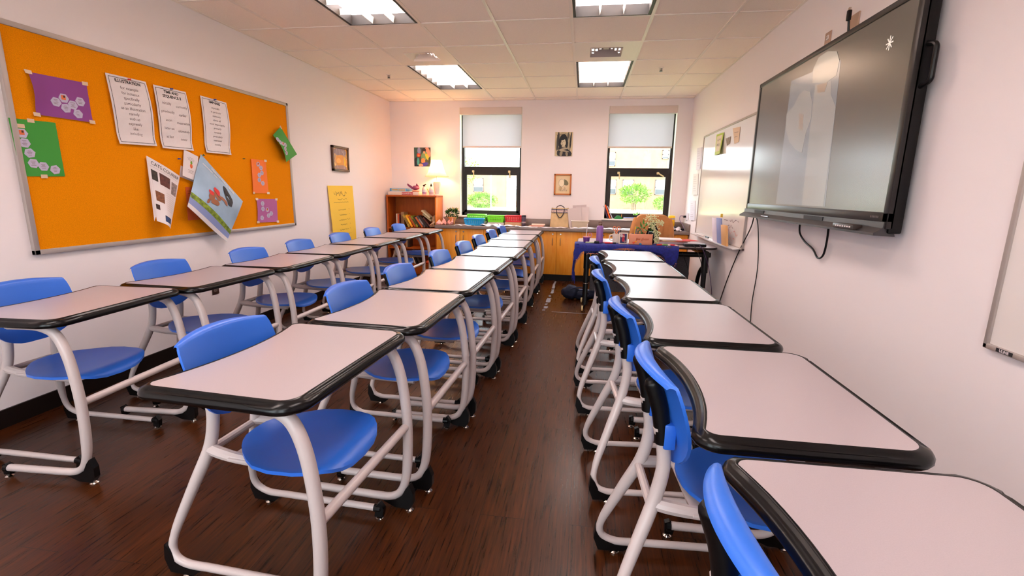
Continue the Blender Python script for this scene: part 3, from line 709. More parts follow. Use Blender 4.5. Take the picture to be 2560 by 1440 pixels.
obj('handwriting', mb, pm('newsprint', (190, 176, 172)), r_)
# card with the small pineapple
BX_ = [(3.309, 1.561), (3.439, 1.516), (3.388, 1.322), (3.247, 1.364)]
r_, s_ = wsheet('greeting_card', 'small white card with a little pineapple picture', 'card', BX_, PAPER, lambda a, b: .004+.02*b, off=.004)
s3 = Sheet(*[s_.c[k]-Vector((.012, 0, .006)) for k in range(4)], (1, 0, 0), lambda a, b: .002+.006*b); obj('back_leaf', s3.grid(6, 6), PAPER, r_)
mb = MB(); s_.ell(mb, .52, .5, .09, .09); obj('print', mb, pm('print_orange', (226, 100, 50)), r_)
mb = MB(); s_.ell(mb, .52, .38, .07, .07); obj('print', mb, pm('print_green', (110, 150, 40)), r_)
mb = MB()
for k, (b, l) in enumerate(((.2, .2), (.25, .28), (.3, .22), (.68, .2), (.73, .16), (.78, .2))): s_.line(mb, .52-l, b, .52+l*.8, b, .002, n=2)
obj('handwriting', mb, GINK, r_)
r_, s_ = wsheet('orange_leaflet', 'orange leaflet mostly hidden behind the crouching figure poster', 'leaflet', [(3.289, 1.282), (3.42, 1.283), (3.42, 1.03), (3.275, 1.03)], pm('orange_leaflet', (222, 100, 50)), lambda a, b: .003)
mb = MB(); s_.line(mb, .05, .12, .6, .12, .003); s_.line(mb, .1, .2, .5, .2, .002); obj('lettering', mb, DPH, r_)
# magazine poster with a crouching figure, hanging twisted
r_ = thing('magazine_poster', 'curled sky blue poetry poster with a crouching figure in red', 'poster', (CX+.012, 3.46, 1.2))
s_ = Sheet((.0, .005, .338), (.05, .36, -.035), (.075, .115, -.362), (.045, -.256, -.06), (1, 0, 0), lambda a, b: .035*math.sin(math.pi*a)*math.sin(math.pi*b)+.02*math.sin(3*a+2*b)*b)
def band(name, f0, f1, m, root=r_, s=s_):
    mb = MB(); n = 16; vs = []
    for i in range(n+1):
        a = i/n
        for q in range(5): vs.append(s.P(a, f0(a)+(f1(a)-f0(a))*q/4, .0012))
    mb.add(vs, [(i*5+q, i*5+q+1, i*5+q+6, i*5+q+5) for i in range(n) for q in range(4)]); obj(name, mb, m, root)
obj('sheet', s_.grid(16, 18), mat('poster_sky', (150, 176, 200), .45, nz=.22, ns=3.5), r_, ang=70)
band('print', lambda a: .73, lambda a: .82, pm('poster_green', (120, 140, 36), nz=.6, ns=40))
band('print', lambda a: .82, lambda a: .93, pm('poster_lilac', (136, 148, 196)))
band('print', lambda a: .93, lambda a: 1.0, PAPER)
mb = MB(); s_.text(mb, 'National Poetry Month', .5, .06, .03, bold=.0006); s_.line(mb, .06, .125, .26, .125, .006, .0014, 2); s_.line(mb, .29, .125, .36, .125, .005, .0014, 2)
for v in mb.v: v.x += .0035
obj('lettering', mb, PAPER, r_)
sk = pm('poster_skin', (150, 92, 62)); rd = pm('poster_red', (206, 40, 38)); hr = pm('poster_hair', (26, 24, 34))
for a, b, ra, rb, rot, m, o_ in ((.42, .45, .1, .055, .5, sk, .0014), (.33, .54, .06, .085, .1, sk, .0014), (.42, .59, .1, .045, -.5, sk, .0016), (.3, .66, .025, .05, .1, sk, .0016), (.52, .42, .1, .025, -.2, sk, .0017), (.62, .42, .05, .035, .2, sk, .0017), (.39, .39, .075, .045, .3, rd, .002), (.3, .49, .055, .035, .2, rd, .002), (.66, .27, .15, .085, .45, hr, .0022), (.58, .2, .09, .05, .3, hr, .0022), (.7, .36, .06, .04, .3, hr, .0022)):
    mb = MB(); s_.ell(mb, a, b, ra, rb, o_+.001, 16, rot, a*9); obj('print', mb, m, r_)
mb = MB(); lathe(mb, [(.008, 0), (.008, .006), (.003, .012)], 10, (.01, .02, .325)); obj('pin_head', mb, pm('pin_green', (30, 80, 60)), r_)
# framed picture, flip chart sheet and outlet on the same wall
def framed(name, label, loc, w_, h_, axis, fm, bord, depth, inner, art, mat_w=0, mm=None):
    """axis 'x': on the left wall facing +x ; 'y': on the back wall facing -y. art(sheet, root)"""
    t = thing(name, label, 'picture', loc)
    def P(u, v, d): return (d, u, v) if axis == 'x' else (u, -d, v)
    def bx(mb, u0, u1, v0, v1, d0, d1, bev=0):
        a = P(u0, v0, d0); b = P(u1, v1, d1); box(mb, min(a[0], b[0]), max(a[0], b[0]), min(a[1], b[1]), max(a[1], b[1]), min(a[2], b[2]), max(a[2], b[2]), bev)
    if bord:
        mb = MB()
        bx(mb, -w_/2, w_/2, h_/2-bord, h_/2, 0, depth, .002); bx(mb, -w_/2, w_/2, -h_/2, -h_/2+bord, 0, depth, .002)
        bx(mb, -w_/2, -w_/2+bord, -h_/2, h_/2, 0, depth, .002); bx(mb, w_/2-bord, w_/2, -h_/2, h_/2, 0, depth, .002)
        obj('frame', mb, fm, t)
    iw, ih = w_/2-bord*.8, h_/2-bord*.8; d = inner
    sg = 1
    s = Sheet(P(-iw, ih, d), P(iw, ih, d), P(iw, -ih, d), P(-iw, -ih, d), P(0, 0, 1), lambda a, b: 0, .004)
    obj('picture_sheet', s.grid(2, 2), mm or PAPER, t, smooth=False); art(s, t); return t
def prints(s, t, L):
    for k, (a, b, ra, rb, rot, c) in enumerate(L):
        mb = MB(); s.ell(mb, a, b, ra, rb, .0008+.0003*k, 14, rot, k*1.7); obj('print', mb, pm('print_colour', c), t)
def art_gold(s, t):
    prints(s, t, [(.5, .18, .48, .17, 0, (150, 124, 128)), (.5, .62, .45, .3, 0, (224, 150, 60)), (.5, .9, .45, .1, 0, (170, 130, 120)), (.78, .6, .07, .2, 0, (250, 190, 30)), (.35, .6, .16, .12, 0, (250, 180, 90))])
    mb = MB()
    for a0, b0, a1, b1 in ((.25, .05, .1, .6), (.4, .05, .45, .35), (.7, .1, .72, .95), (.6, .1, .9, .5), (.1, .6, .3, .95)): s.line(mb, a0, b0, a1, b1, .005, .003, 3)
    obj('print', mb, PAPER, t)
framed('framed_picture', 'small dark wood framed picture in gold and white tones', (LX, 5.71, 1.648), .4, .3, 'x', wood_mat('walnut', (70, 40, 20), (96, 58, 30)), .026, .03, .016, art_gold, mm=pm('gold_print', (196, 140, 70), rough=.2))
YEL = pm('yellow_flip_chart_paper', (244, 200, 62), rough=.7)
r_, s_ = wsheet('flip_chart_sheet', 'tall yellow chart paper with faint handwriting, beside the bookshelf', 'chart paper', [(5.372, 1.32), (6.0, 1.325), (6.03, .5), (5.41, .5)], YEL, lambda a, b: .006+.02*b*(1-a)+.008*(1+math.sin(4*b))*b, x=LX+.004)
random.seed(3)
def scribble(mb, s, a0, a1, b, amp, wd, n=26):
    pa = None
    for k in range(n+1):
        a = a0+(a1-a0)*k/n; bb = b+amp*random.uniform(-1, 1)
        if pa and random.random() > .12: s.line(mb, pa[0], pa[1], a, bb, wd, .0014, 1)
        pa = (a, bb)
mb = MB(); scribble(mb, s_, .2, .72, .12, .04, .006, 22); scribble(mb, s_, .32, .7, .2, .012, .004); 
for k in range(12): s_.line(mb, .16+.05*k, .25-.008*(k % 2), .21+.05*k, .25-.008*((k+1) % 2), .004, .0014, 1)
for k in range(7): scribble(mb, s_, .3+.04*(k % 2), .62+.05*(k % 3), .36+.075*k, .011, .004); s_.line(mb, .74, .345+.075*k, .76, .36+.075*k, .004, .0014, 1)
obj('handwriting', mb, pm('olive_marker', (120, 92, 24)), r_)
def outlet(name, label, loc, nrm, plate, dark):
    t = thing(name, label, 'outlet', loc, {'x': 0, '-y': -math.pi/2, '-x': math.pi}[nrm])
    mb = MB(); box(mb, 0, .006, -.037, .037, -.058, .058, .002); obj('plate', mb, plate, t)
    for z in (-.024, .024):
        mb = MB(); box(mb, .004, .009, -.017, .017, z-.014, z+.014, .003); sk_ = obj('socket', mb, dark, t)
        mb = MB(); box(mb, .0085, .0095, -.009, -.006, z-.006, z+.006); box(mb, .0085, .0095, .006, .009, z-.006, z+.006); obj('slot', mb, BLACK, sk_)
    return t
outlet('wall_outlet', 'brown wall outlet low under the corkboard', (LX, 3.49, .46), 'x', pm('brown_plastic', (74, 50, 42), rough=.4), pm('grey_brown_plastic', (120, 100, 92), rough=.4))

# ------------------------------------------------------------------ back wall: cabinets and counter
CT = .775; CYF = 6.9
x0s = [-2.17+.72*k for k in range(5)]
cab_words = ['beside the bookshelf', 'under the blue basket', 'under the tote bag side of the counter', 'behind the navy duffel bag', 'in the corner by the wall whiteboard']
for k, x0 in enumerate(x0s):
    x1 = x0+.72 if k < 4 else RX-.01
    t = thing('base_cabinet', 'maple two-door base cabinet ' + cab_words[k], 'cabinet', ((x0+x1)/2, (CYF+D)/2, 0), 0, 'maple base cabinets')
    cx, cy = (x0+x1)/2, (CYF+D)/2
    mb = MB(); box(mb, x0-cx, x1-cx, CYF+.02-cy, D-.002-cy, .095, CT-.045); obj('body', mb, MAPLE, t, smooth=False)
    mb = MB(); box(mb, x0-cx, x1-cx, CYF+.06-cy, D-.002-cy, 0, .095); obj('toe_kick', mb, BASE, t, smooth=False)
    for q in (0, 1):
        a = x0+(x1-x0)/2*q+.002-cx; b = x0+(x1-x0)/2*(q+1)-.002-cx
        mb = MB(); box(mb, a, b, CYF-cy, CYF+.019-cy, .1, CT-.05, .0015); dr = obj('door', mb, MAPLE, t)
        hx = (b-.055 if q == 0 else a+.055)
        mb = MB(); tube(mb, fillet([(hx, CYF-cy, .635), (hx, CYF-.03-cy, .63), (hx, CYF-.03-cy, .53), (hx, CYF-cy, .525)], .012, 4), .005, 8); obj('handle', mb, CHROME, dr)
        mb = MB(); tube(mb, [(hx, CYF-cy, .69), (hx, CYF-.006-cy, .69)], .011, 14, up=(1, 0, 0)); obj('lock', mb, CHROME, dr)
t = thing('countertop', 'long grey laminate counter with backsplash under the windows', 'countertop', (0, 7.1, CT))
mb = MB(); box(mb, -2.19, RX-.005, CYF-.03-7.1, D-7.1-.001, -.042, 0, .004); obj('worktop', mb, COUNTER, t)
mb = MB(); box(mb, -2.19, RX-.02, D-.022-7.1, D-.001-7.1, .0, .105, .002); obj('backsplash', mb, COUNTER, t)
mb = MB(); box(mb, RX-.022, RX-.004, CYF-.03-7.1, D-.02-7.1, .0, .105, .002); obj('side_splash', mb, COUNTER, t)

# ------------------------------------------------------------------ bookshelf with books, lamp and games
SX0, SX1, SY0, SY1, ST = -3.0, -2.205, 7.03, D-.004, 1.205
t = thing('bookshelf', 'cherry wood bookshelf in the corner holding leaning books', 'bookshelf', ((SX0+SX1)/2, (SY0+SY1)/2, 0))
cx, cy = (SX0+SX1)/2, (SY0+SY1)/2; hx = (SX1-SX0)/2; hy = (SY1-SY0)/2
for s in (-1, 1):
    mb = MB(); box(mb, s*hx-(.022 if s > 0 else 0), s*hx+(0 if s > 0 else .022), -hy, hy, 0, ST-.025, .001); obj('side_panel', mb, CHERRY if s < 0 else wood_mat('cherry_lit_side', (224, 116, 18), (232, 132, 30), .35), t)  # lit look of the outer side put into a lighter cherry colour
mb = MB(); box(mb, -hx-.004, hx+.004, -hy-.004, hy, ST-.025, ST, .002); obj('top_panel', mb, CHERRY, t)
mb = MB(); box(mb, -hx+.022, hx-.022, hy-.012, hy-.002, .05, ST-.025); obj('back_panel', mb, CHERRY, t, smooth=False)
for z in (.715, .41, .15): mb = MB(); box(mb, -hx+.022, hx-.022, -hy+.004, hy-.012, z-.022, z); obj('shelf', mb, CHERRY, t, smooth=False)
mb = MB(); box(mb, -hx+.022, hx-.022, -hy+.01, -hy+.025, 0, .128); obj('kick_panel', mb, CHERRY, t, smooth=False)
PAGE = pm('book_pages', (226, 206, 176), rough=.8)
def book(label, x, y, z, th, h_, d, lean, col, group, stripe=None, name='book', spine='-y'):
    """upright book, spine toward -y, leaning by lean degrees about y (top toward -x when positive)"""
    t = thing(name, label, 'book', (x, y, z), group=group, rot=(0, -R(lean), 0))
    m = pm('cover', col, rough=.45)
    mb = MB(); x0 = 0
    box(mb, 0, .003, 0, d, 0, h_); box(mb, th-.003, th, 0, d, 0, h_); box(mb, 0, th, -.002, .003, 0, h_); obj('cover', mb, m, t, smooth=False)
    mb = MB(); box(mb, .003, th-.003, .003, d-.004, .004, h_-.004); obj('pages', mb, PAGE, t, smooth=False)
    if stripe:
        mb = MB(); box(mb, th*.2, th*.8, -.0032, -.0018, h_*.25, h_*.75); obj('spine_label', mb, pm('spine_print', stripe), t, smooth=False)
    return t
bk = 'books leaning on the upper shelf'
BZ = .716
book('slim white book upright at the wall end of the upper shelf', -2.86, 7.06, BZ, .018, .205, .15, 0, (214, 190, 170), bk)
book('slim orange-red book upright beside the slim white book', -2.838, 7.06, BZ, .02, .2, .15, 0, (216, 84, 28), bk)
book('narrow dark red book squeezed beside the orange-red upright book', -2.815, 7.06, BZ, .016, .19, .15, 0, (96, 30, 20), bk)
book('tall tan book upright at the start of the leaning books', -2.79, 7.08, BZ, .05, .232, .16, 0, (150, 108, 70), bk, (120, 84, 50))
lean = [(-2.672, .03, .205, 27, (180, 150, 60), (120, 90, 40), 'olive yellow book leaning first against the tall tan book'), (-2.622, .032, .2, 29, (246, 160, 20), (250, 210, 60), 'bright golden orange book leaning on the upper shelf'),
 (-2.575, .024, .19, 31, (190, 80, 20), None, 'rust coloured book leaning beside the golden orange book'), (-2.535, .03, .195, 32, (140, 140, 30), (60, 60, 20), 'olive green book leaning on the upper shelf'), (-2.497, .022, .19, 34, (60, 40, 26), None, 'thin dark brown book leaning beside the olive green book'),
 (-2.462, .024, .185, 35, (206, 96, 40), None, 'orange brown book leaning between two dark books'), (-2.418, .034, .205, 36, (70, 62, 66), (150, 140, 140), 'thick charcoal book leaning on the upper shelf'), (-2.37, .03, .2, 38, (44, 22, 18), None, 'very dark brown book leaning beside the charcoal book'),
 (-2.325, .024, .19, 40, (90, 34, 20), None, 'maroon book leaning near the crumpled paper')]
for x, th, h_, a, c, stp, lb in lean: book(lb, x-th+.03, 7.07, BZ+th*math.sin(R(a))*0+.0005, th, h_, .15, a, c, bk, stp)
for k, (x, z, a, c, lb) in enumerate(((-2.33, .86, 50, (206, 190, 150), 'cream paperback lying across the dark leaning books'), (-2.31, .815, 52, (160, 140, 106), 'tan paperback under the cream paperback'))):
    book(lb, x, 7.06, z, .022, .17, .14, a, c, bk)
t = thing('paper_bag', 'crumpled tan paper bag stuffed at the end of the upper shelf', 'bag', (-2.262, 7.1, .717))
mb = MB(); blob(mb, (0, 0, .1), (.03, .05, .085), 4, .3, 3, 3); obj('bag_body', mb, pm('kraft_crumple', (176, 140, 104)), t, ang=20)
mb = MB(); 
for k in range(4): tube(mb, spline([(-.02+.01*k, -.06, .02), (-.05+.02*k, -.075, .04+.01*k), (-.01+.01*k, -.07, .08), (.02, -.06, .1)], 4), .006, 6)
obj('twisted_strands', mb, pm('kraft_strand', (186, 150, 120)), t)
lk = 'books on the lower shelves'
for k, (x, th, h_, a, c, lb) in enumerate(((-2.9, .03, .2, 0, (120, 60, 30), 'brown book upright at the wall end of the bottom shelf'), (-2.6, .022, .2, 18, (196, 150, 70), 'ochre book leaning on the bottom shelf'), (-2.565, .018, .21, 20, (230, 210, 180), 'thin cream book leaning on the bottom shelf'), (-2.53, .03, .2, 22, (40, 26, 22), 'black book leaning on the bottom shelf'), (-2.48, .03, .19, 24, (54, 40, 30), 'dark book leaning beside the small orange ball'))):
    book(lb, x-th, 7.06, .151, th, h_, .15, a, c, lk)
for k, (x, th, c, lb) in enumerate(((-2.72, .03, (170, 130, 90), 'beige book on the middle shelf of the bookshelf'), (-2.685, .025, (60, 40, 30), 'dark book on the middle shelf of the bookshelf'))):
    book(lb, x, 7.06, .411, th, .12, .15, 0, c, lk)
mb = MB(); blob(mb, (0, 0, .028), (.028, .028, .028), 1, .0, 3); tag(obj('ball', mb, pm('orange_ball', (226, 80, 30)), loc=(-2.385, 7.1, .151)), 'small orange ball on the bottom shelf of the bookshelf', 'ball')
# board games
def gamebox(label, x0, x1, y0, y1, z0, z1, c, lab, lc, tcol, txt, tx, rot=0, words='game_box'):
    cx, cy = (x0+x1)/2, (y0+y1)/2; t = thing(words, label, 'board game', (cx, cy, z0), R(rot), 'board game boxes')
    hx, hy, h_ = (x1-x0)/2, (y1-y0)/2, z1-z0
    mb = MB(); box(mb, -hx+.002, hx-.002, -hy+.002, hy-.002, 0, h_*.5); obj('box_base', mb, PAPER, t, smooth=False)
    mb = MB(); box(mb, -hx, hx, -hy, hy, h_*.12, h_, .001); lid = obj('lid', mb, pm('game_lid', c, rough=.35), t)
    mb = MB(); box(mb, lab[0], lab[1], -hy-.001, -hy+.002, h_*.16, h_*.96); obj('label_panel', mb, pm('game_label', lc), lid, smooth=False)
    if not txt:
        mb = MB(); box(mb, lab[0]+.01, lab[0]+.1, -hy-.0016, -hy-.0008, h_*.4, h_*.7)
        for q in range(6): box(mb, lab[0]+.115+.017*q, lab[0]+.127+.017*q, -hy-.0016, -hy-.0008, h_*.3, h_*(.7+.1*(q % 2)))
        obj('printed_title', mb, pm('game_print', tcol), lid, smooth=False); return
    vs, fs = text2d(txt, tx, bold=.0008); mb = MB(); mb.add([((lab[0]+lab[1])/2+v.x, -hy-.0016, h_*.55+v.y) for v in vs], fs); obj('lettering', mb, pm('game_letters', tcol), lid)
gamebox('red and white MONOPOLY board game box at the bottom of the pile', -2.98, -2.5, 7.06, 7.32, ST, ST+.05, (226, 206, 190), (-.02, .16), (190, 26, 30), (240, 220, 220), 'MONOPOLY', .034)
gamebox('pale blue board game box lying on the red labelled box', -2.955, -2.68, 7.07, 7.31, ST+.0505, ST+.1, (74, 140, 190), (-.11, .12), (150, 190, 206), (226, 160, 60), '', .03, 1)
mb = MB(); lathe(mb, [(.045, 0), (.06, .012), (.058, .02), (.02, .028)], 18)
t = thing('spouted_pot', 'dark mauve spouted ornament perched on the MONOPOLY box', 'ornament', (-2.57, 7.15, ST+.05))
obj('foot_ring', mb, pm('mauve_light', (206, 140, 120)), t)
mb = MB(); MV = pm('mauve_glaze', (140, 60, 98), rough=.4)
blob(mb, (0, 0, .062), (.058, .045, .034), 2, .08, 3); prism(mb, [(-.02, .06), (-.125, .125), (-.13, .118), (-.12, .09), (-.05, .04)], 1, -.012, .012); prism(mb, [(.0, .08), (.02, .128), (.05, .09), (.058, .06)], 1, -.01, .01); obj('pot_body', mb, MV, t, ang=30)
def glue(label, x, capcol, tilt=0, lc=(120, 150, 200)):
    t = thing('glue_bottle', label, 'bottle', (x, 7.1, ST), group='glue bottles on the bookshelf')
    mb = MB(); lathe(mb, [(.03, 0), (.033, .006), (.033, .09), (.028, .11), (.014, .13), (.012, .138)], 20); obj('bottle_body', mb, pm('white_bottle', (226, 206, 196), rough=.3), t)
    mb = MB(); lathe(mb, [(.0336, .02), (.0336, .08)], 20, cap=False); obj('bottle_label', mb, pm('bottle_label', (216, 200, 214)), t)
    mb = MB(); lathe(mb, [(.034, .03), (.034, .045)], 20, cap=False); obj('bottle_label', mb, pm('label_print', lc), t)
    mb = MB(); lathe(mb, [(.014, .136), (.014, .15), (.005, .175), (.002, .18)] if not tilt else [(.018, .136), (.018, .155), (.006, .16)], 14); obj('nozzle', mb, capcol, t)
    if tilt: mb = MB(); tube(mb, [(-.02, 0, .152), (.03, 0, .166)], .006, 8); obj('nozzle_lever', mb, capcol, t)
glue('white squeeze bottle with a dark pump cap and purple blue label', -2.415, pm('dark_cap', (50, 34, 28)), 1, (150, 70, 130))
glue('white glue bottle with a black cone cap beside the lamp', -2.305, BLACK, 0, (190, 150, 140))
t = thing('pencil', 'orange pencil leaning between the two glue bottles', 'pencil', (-2.335, 7.16, ST), rot=(0, R(-28), 0))
mb = MB(); tube(mb, [(0, 0, .001), (0, 0, .115)], .0045, 6); obj('shaft', mb, pm('pencil_orange', (230, 130, 20)), t)
mb = MB(); tube(mb, [(0, 0, .115), (0, 0, .128)], lambda q: .0045*(1-q)+.0005, 6); obj('tip', mb, PAGE, t)
# table lamp
t = thing('table_lamp', 'lit white table lamp with pleated bell shade on the bookshelf', 'lamp', (-2.235, 7.17, ST))
mb = MB(); lathe(mb, [(.05, 0), (.052, .012), (.035, .022), (.034, .03), (.04, .06), (.05, .12), (.056, .175), (.05, .205), (.02, .215)], 48, wob=lambda a, z: 1+(.05*math.cos(12*a) if .03 < z < .2 else 0)); obj('fluted_base', mb, pm('white_ceramic', (236, 222, 206), rough=.25), t)
mb = MB(); tube(mb, [(0, 0, .21), (0, 0, .5)], .005, 8); lathe(mb, [(.006, .5), (.012, .51), (.009, .53), (.003, .54)], 12); obj('rod', mb, CHROME, t)
mb = MB(); n = 72; prof = [(.172, .285), (.150, .31), (.125, .36), (.104, .42), (.088, .48), (.080, .53)]
wob = lambda a, z: 1+.012*math.cos(24*a)+.03*abs(math.cos(3*a))**6
lathe(mb, prof, n, cap=False, wob=wob); obj('lamp_shade', mb, cloth_trans('shade_cream', (250, 232, 206), .55, (255, 226, 180)), t)
mb = MB()
for q in range(6):
    a = q*math.pi/3; tube(mb, [(r*1.042*math.cos(a), r*1.042*math.sin(a), z) for r, z in prof], .0018, 5)
lathe(mb, [(.176, .283), (.178, .288), (.174, .292)], n, cap=False, wob=wob); obj('trim_piping', mb, pm('cream_trim', (236, 206, 170)), t)
mb = MB(); blob(mb, (0, 0, .4), (.028, .028, .035), 0, 0, 3); obj('bulb', mb, emis('bulb_glow', (255, 186, 110), 60), t)
ld = bpy.data.lights.new('lamp_light', 'POINT'); ld.energy = LAMP; ld.color = (1, .66, .34); ld.shadow_soft_size = .035
lo = bpy.data.objects.new('lamp_light', ld); C.objects.link(lo); lo.parent = t; lo.location = (0, 0, .4)

# ------------------------------------------------------------------ things on the counter
CZ = CT+.0005
t = thing('potted_plant', 'leafy green potted plant in a tan pot beside the bookshelf', 'plant', (-1.985, 7.12, CZ))
mb = MB(); lathe(mb, [(.035, 0), (.038, .01), (.052, .085), (.075, .115), (.07, .12), (.05, .09), (.0, .088)], 18, cap=False, wob=lambda a, z: 1+.06*math.sin(5*a)*(z > .1)); obj('pot', mb, pm('terracotta_wrap', (222, 160, 96)), t)
def leaves(mb, n, c, s, L, W, seed, up=.3, shell=.5):
    rn = random.Random(seed)
    for _ in range(n):
        d = Vector((rn.gauss(0, 1), rn.gauss(0, 1), rn.gauss(0, 1)+up)).normalized(); q = rn.uniform(shell, 1)
        p = Vector((c[0]+d.x*s[0]*q, c[1]+d.y*s[1]*q, c[2]+d.z*s[2]*q)); dr = (d+Vector((rn.uniform(-.7, .7), rn.uniform(-.7, .7), rn.uniform(-.5, .7)))).normalized()
        sd = dr.cross(Vector((rn.uniform(-1, 1), rn.uniform(-1, 1), 1))).normalized(); nn = dr.cross(sd); l = L*rn.uniform(.6, 1.2); w_ = W*rn.uniform(.7, 1.2)
        mb.add([p, p+dr*l*.45+sd*w_/2+nn*w_*.15, p+dr*l, p+dr*l*.45-sd*w_/2+nn*w_*.15], [(0, 1, 2), (0, 2, 3)])
mb = MB(); leaves(mb, 170, (0, 0, .17), (.1, .08, .06), .05, .03, 1); obj('foliage', mb, mat('dark_leaf', (40, 84, 22), .5, nz=.5, ns=40), t, smooth=False)
mb = MB(); leaves(mb, 26, (.01, 0, .2), (.1, .08, .055), .04, .02, 2); obj('young_leaves', mb, pm('yellow_leaf', (190, 180, 90)), t, smooth=False)
mb = MB()
for k in range(6): tube(mb, [(0, 0, .085), (.04*math.cos(k), .04*math.sin(k), .17)], .002, 5)
obj('stem', mb, pm('stem_green', (60, 80, 30)), t)
def crumple(name, label, cat, loc, sx, sy, hh, m, seed, rz=0, nx=14, ny=10, fr=9, group=None, th=.001):
    t = thing(name, label, cat, loc, R(rz), group)
    s = Sheet((-sx/2, sy/2, .0015), (sx/2, sy/2, .0015), (sx/2, -sy/2, .0015), (-sx/2, -sy/2, .0015), (0, 0, 1), lambda a, b: hh*abs(noise.noise(Vector((a*fr*sx+seed, b*fr*sy, seed))))*1.8, th)
    obj('sheet', s.grid(nx, ny), m, t, ang=40); return t, s
PINK = mat('pink_tissue', (236, 168, 160), .8, nz=.12, ns=20)
crumple('tissue_paper', 'crumpled pink and white tissue paper in front of the potted plant', 'paper', (-2.06, 6.98, CZ), .25, .16, .1, PINK, 3, 8, fr=14)
def basket(label, x0, x1, y0, y1, z0, h_, c, rz=0, stuff=None):
    cx, cy = (x0+x1)/2, (y0+y1)/2; t = thing('plastic_basket', label, 'basket', (cx, cy, z0), R(rz), 'plastic storage baskets')
    hx, hy = (x1-x0)/2, (y1-y0)/2; m = pm('basket', c, rough=.35); mb = MB()
    def wall(a, b, n):
        # bars and rails of the perforated side from a to b (xy at rim)
        a = Vector(a); b = Vector(b)
        def P(q, z): p = a+(b-a)*q; k = .86+.14*z/h_; return (p.x*k, p.y*k, z)
        for za, zb in ((0, h_*.22), (h_*.46, h_*.54), (h_*.78, h_)):
            vs = [P(0, za), P(1, za), P(1, zb), P(0, zb)]; mb.add(vs+[(x*.975, y*.975, z) for x, y, z in vs], [(0, 1, 2, 3), (7, 6, 5, 4), (0, 4, 5, 1), (2, 6, 7, 3)])
        for k in range(n+1):
            q = k/n; w_ = .28/n
            vs = [P(max(0, q-w_), h_*.2), P(min(1, q+w_), h_*.2), P(min(1, q+w_), h_*.8), P(max(0, q-w_), h_*.8)]; mb.add(vs+[(x*.975, y*.975, z) for x, y, z in vs], [(0, 1, 2, 3), (7, 6, 5, 4)])
    wall((-hx, -hy), (hx, -hy), 9); wall((hx, -hy), (hx, hy), 7); wall((hx, hy), (-hx, hy), 9); wall((-hx, hy), (-hx, -hy), 7)
    obj('basket_wall', mb, m, t, smooth=False)
    mb = MB(); box(mb, -hx*.86, hx*.86, -hy*.86, hy*.86, 0, .004); obj('basket_floor', mb, m, t, smooth=False)
    mb = MB(); tube(mb, fillet([(0, -hy, h_), (hx, -hy, h_), (hx, hy, h_), (-hx, hy, h_), (-hx, -hy, h_), (0, -hy, h_)], .03, 5), .0055, 6, up=(0, 0, 1)); obj('rim', mb, m, t)
basket('bright blue plastic basket on the counter in front of the lime baskets', -1.775, -1.475, 6.98, 7.16, CZ+.001, .1, (20, 150, 206), 4)
basket('lime green plastic basket behind the blue basket at the window', -1.77, -1.48, 7.17, 7.32, CZ+.06, .095, (120, 220, 24))
basket('lime green plastic basket between the blue and red baskets', -1.455, -1.19, 7.17, 7.32, CZ+.045, .1, (126, 222, 24))
basket('red plastic basket with pale papers next to the dark tumbler', -1.18, -.915, 7.15, 7.31, CZ+.055, .095, (216, 30, 36))
for k, (x, y, s1, s2, hz, lb) in enumerate(((-1.62, 7.245, .27, .14, .058, 'pile of white papers under the lime basket beside the plant'), (-1.32, 7.245, .25, .14, .043, 'pile of white papers under the middle lime basket'), (-1.05, 7.23, .25, .15, .053, 'pile of tan folders under the red basket'))):
    t = thing('paper_stack', lb, 'papers', (x, y, CZ), 0, 'paper piles under the baskets'); mb = MB()
    for q in range(5): box(mb, -s1/2+.004*math.sin(q*3+k), s1/2+.004*math.sin(q*3+k), -s2/2, s2/2, hz*q/5, hz*(q+1)/5-.0008)
    obj('sheets', mb, PAPER if k < 2 else pm('manila', (226, 176, 130)), t, smooth=False)
t = thing('paper_stack', 'pink-edged white sheets fanned inside the red basket', 'papers', (-1.05, 7.23, CZ+.0605)); mb = MB(); box(mb, -.1, .1, -.055, .055, 0, .07, .002); obj('sheets', mb, pm('pink_sheets', (240, 190, 180)), t)
PAP = mat('counter_papers', (226, 216, 222), .75, nz=.05, ns=20)
for k, (x, y, a, b, rz, lb) in enumerate(((-1.75, 6.95, .3, .11, 3, 'white sheet on the counter by the blue basket'), (-1.38, 7.02, .26, .17, -8, 'rumpled white papers right of the blue basket'), (-1.1, 7.0, .28, .16, 12, 'curled papers below the red basket'), (-.82, 6.95, .34, .12, 2, 'white paper at the counter edge below the dark tumbler'),
     (-.42, 6.94, .4, .1, -2, 'long white paper in front of the tote bag'), (.02, 6.95, .4, .12, 3, 'white papers in front of the white bin'), (.42, 7.0, .36, .2, -4, 'pile of white papers behind the purple water bottle'), (.72, 7.08, .3, .2, 6, 'white papers behind the draped teacher chair'))):
    crumple('loose_papers', lb, 'papers', (x, y, CZ+.0003*k), a, b, .03 if k in (1, 2) else .012, PAP, k*1.7, rz, group='white papers strewn over the counter')
t = thing('tumbler', 'dark grey purple tumbler standing beside the red basket', 'tumbler', (-.882, 7.12, CZ))
mb = MB(); lathe(mb, [(.028, 0), (.03, .004), (.034, .14), (.034, .148)], 20); obj('tumbler_body', mb, pm('plum_metal', (84, 70, 86), rough=.3), t)
mb = MB(); lathe(mb, [(.035, .146), (.035, .158), (.028, .165)], 20); obj('lid', mb, BLACK, t)
mb = MB(); lathe(mb, [(.0345, .05), (.0345, .07)], 20, cap=False); obj('band_print', mb, pm('tumbler_print', (170, 150, 150)), t)
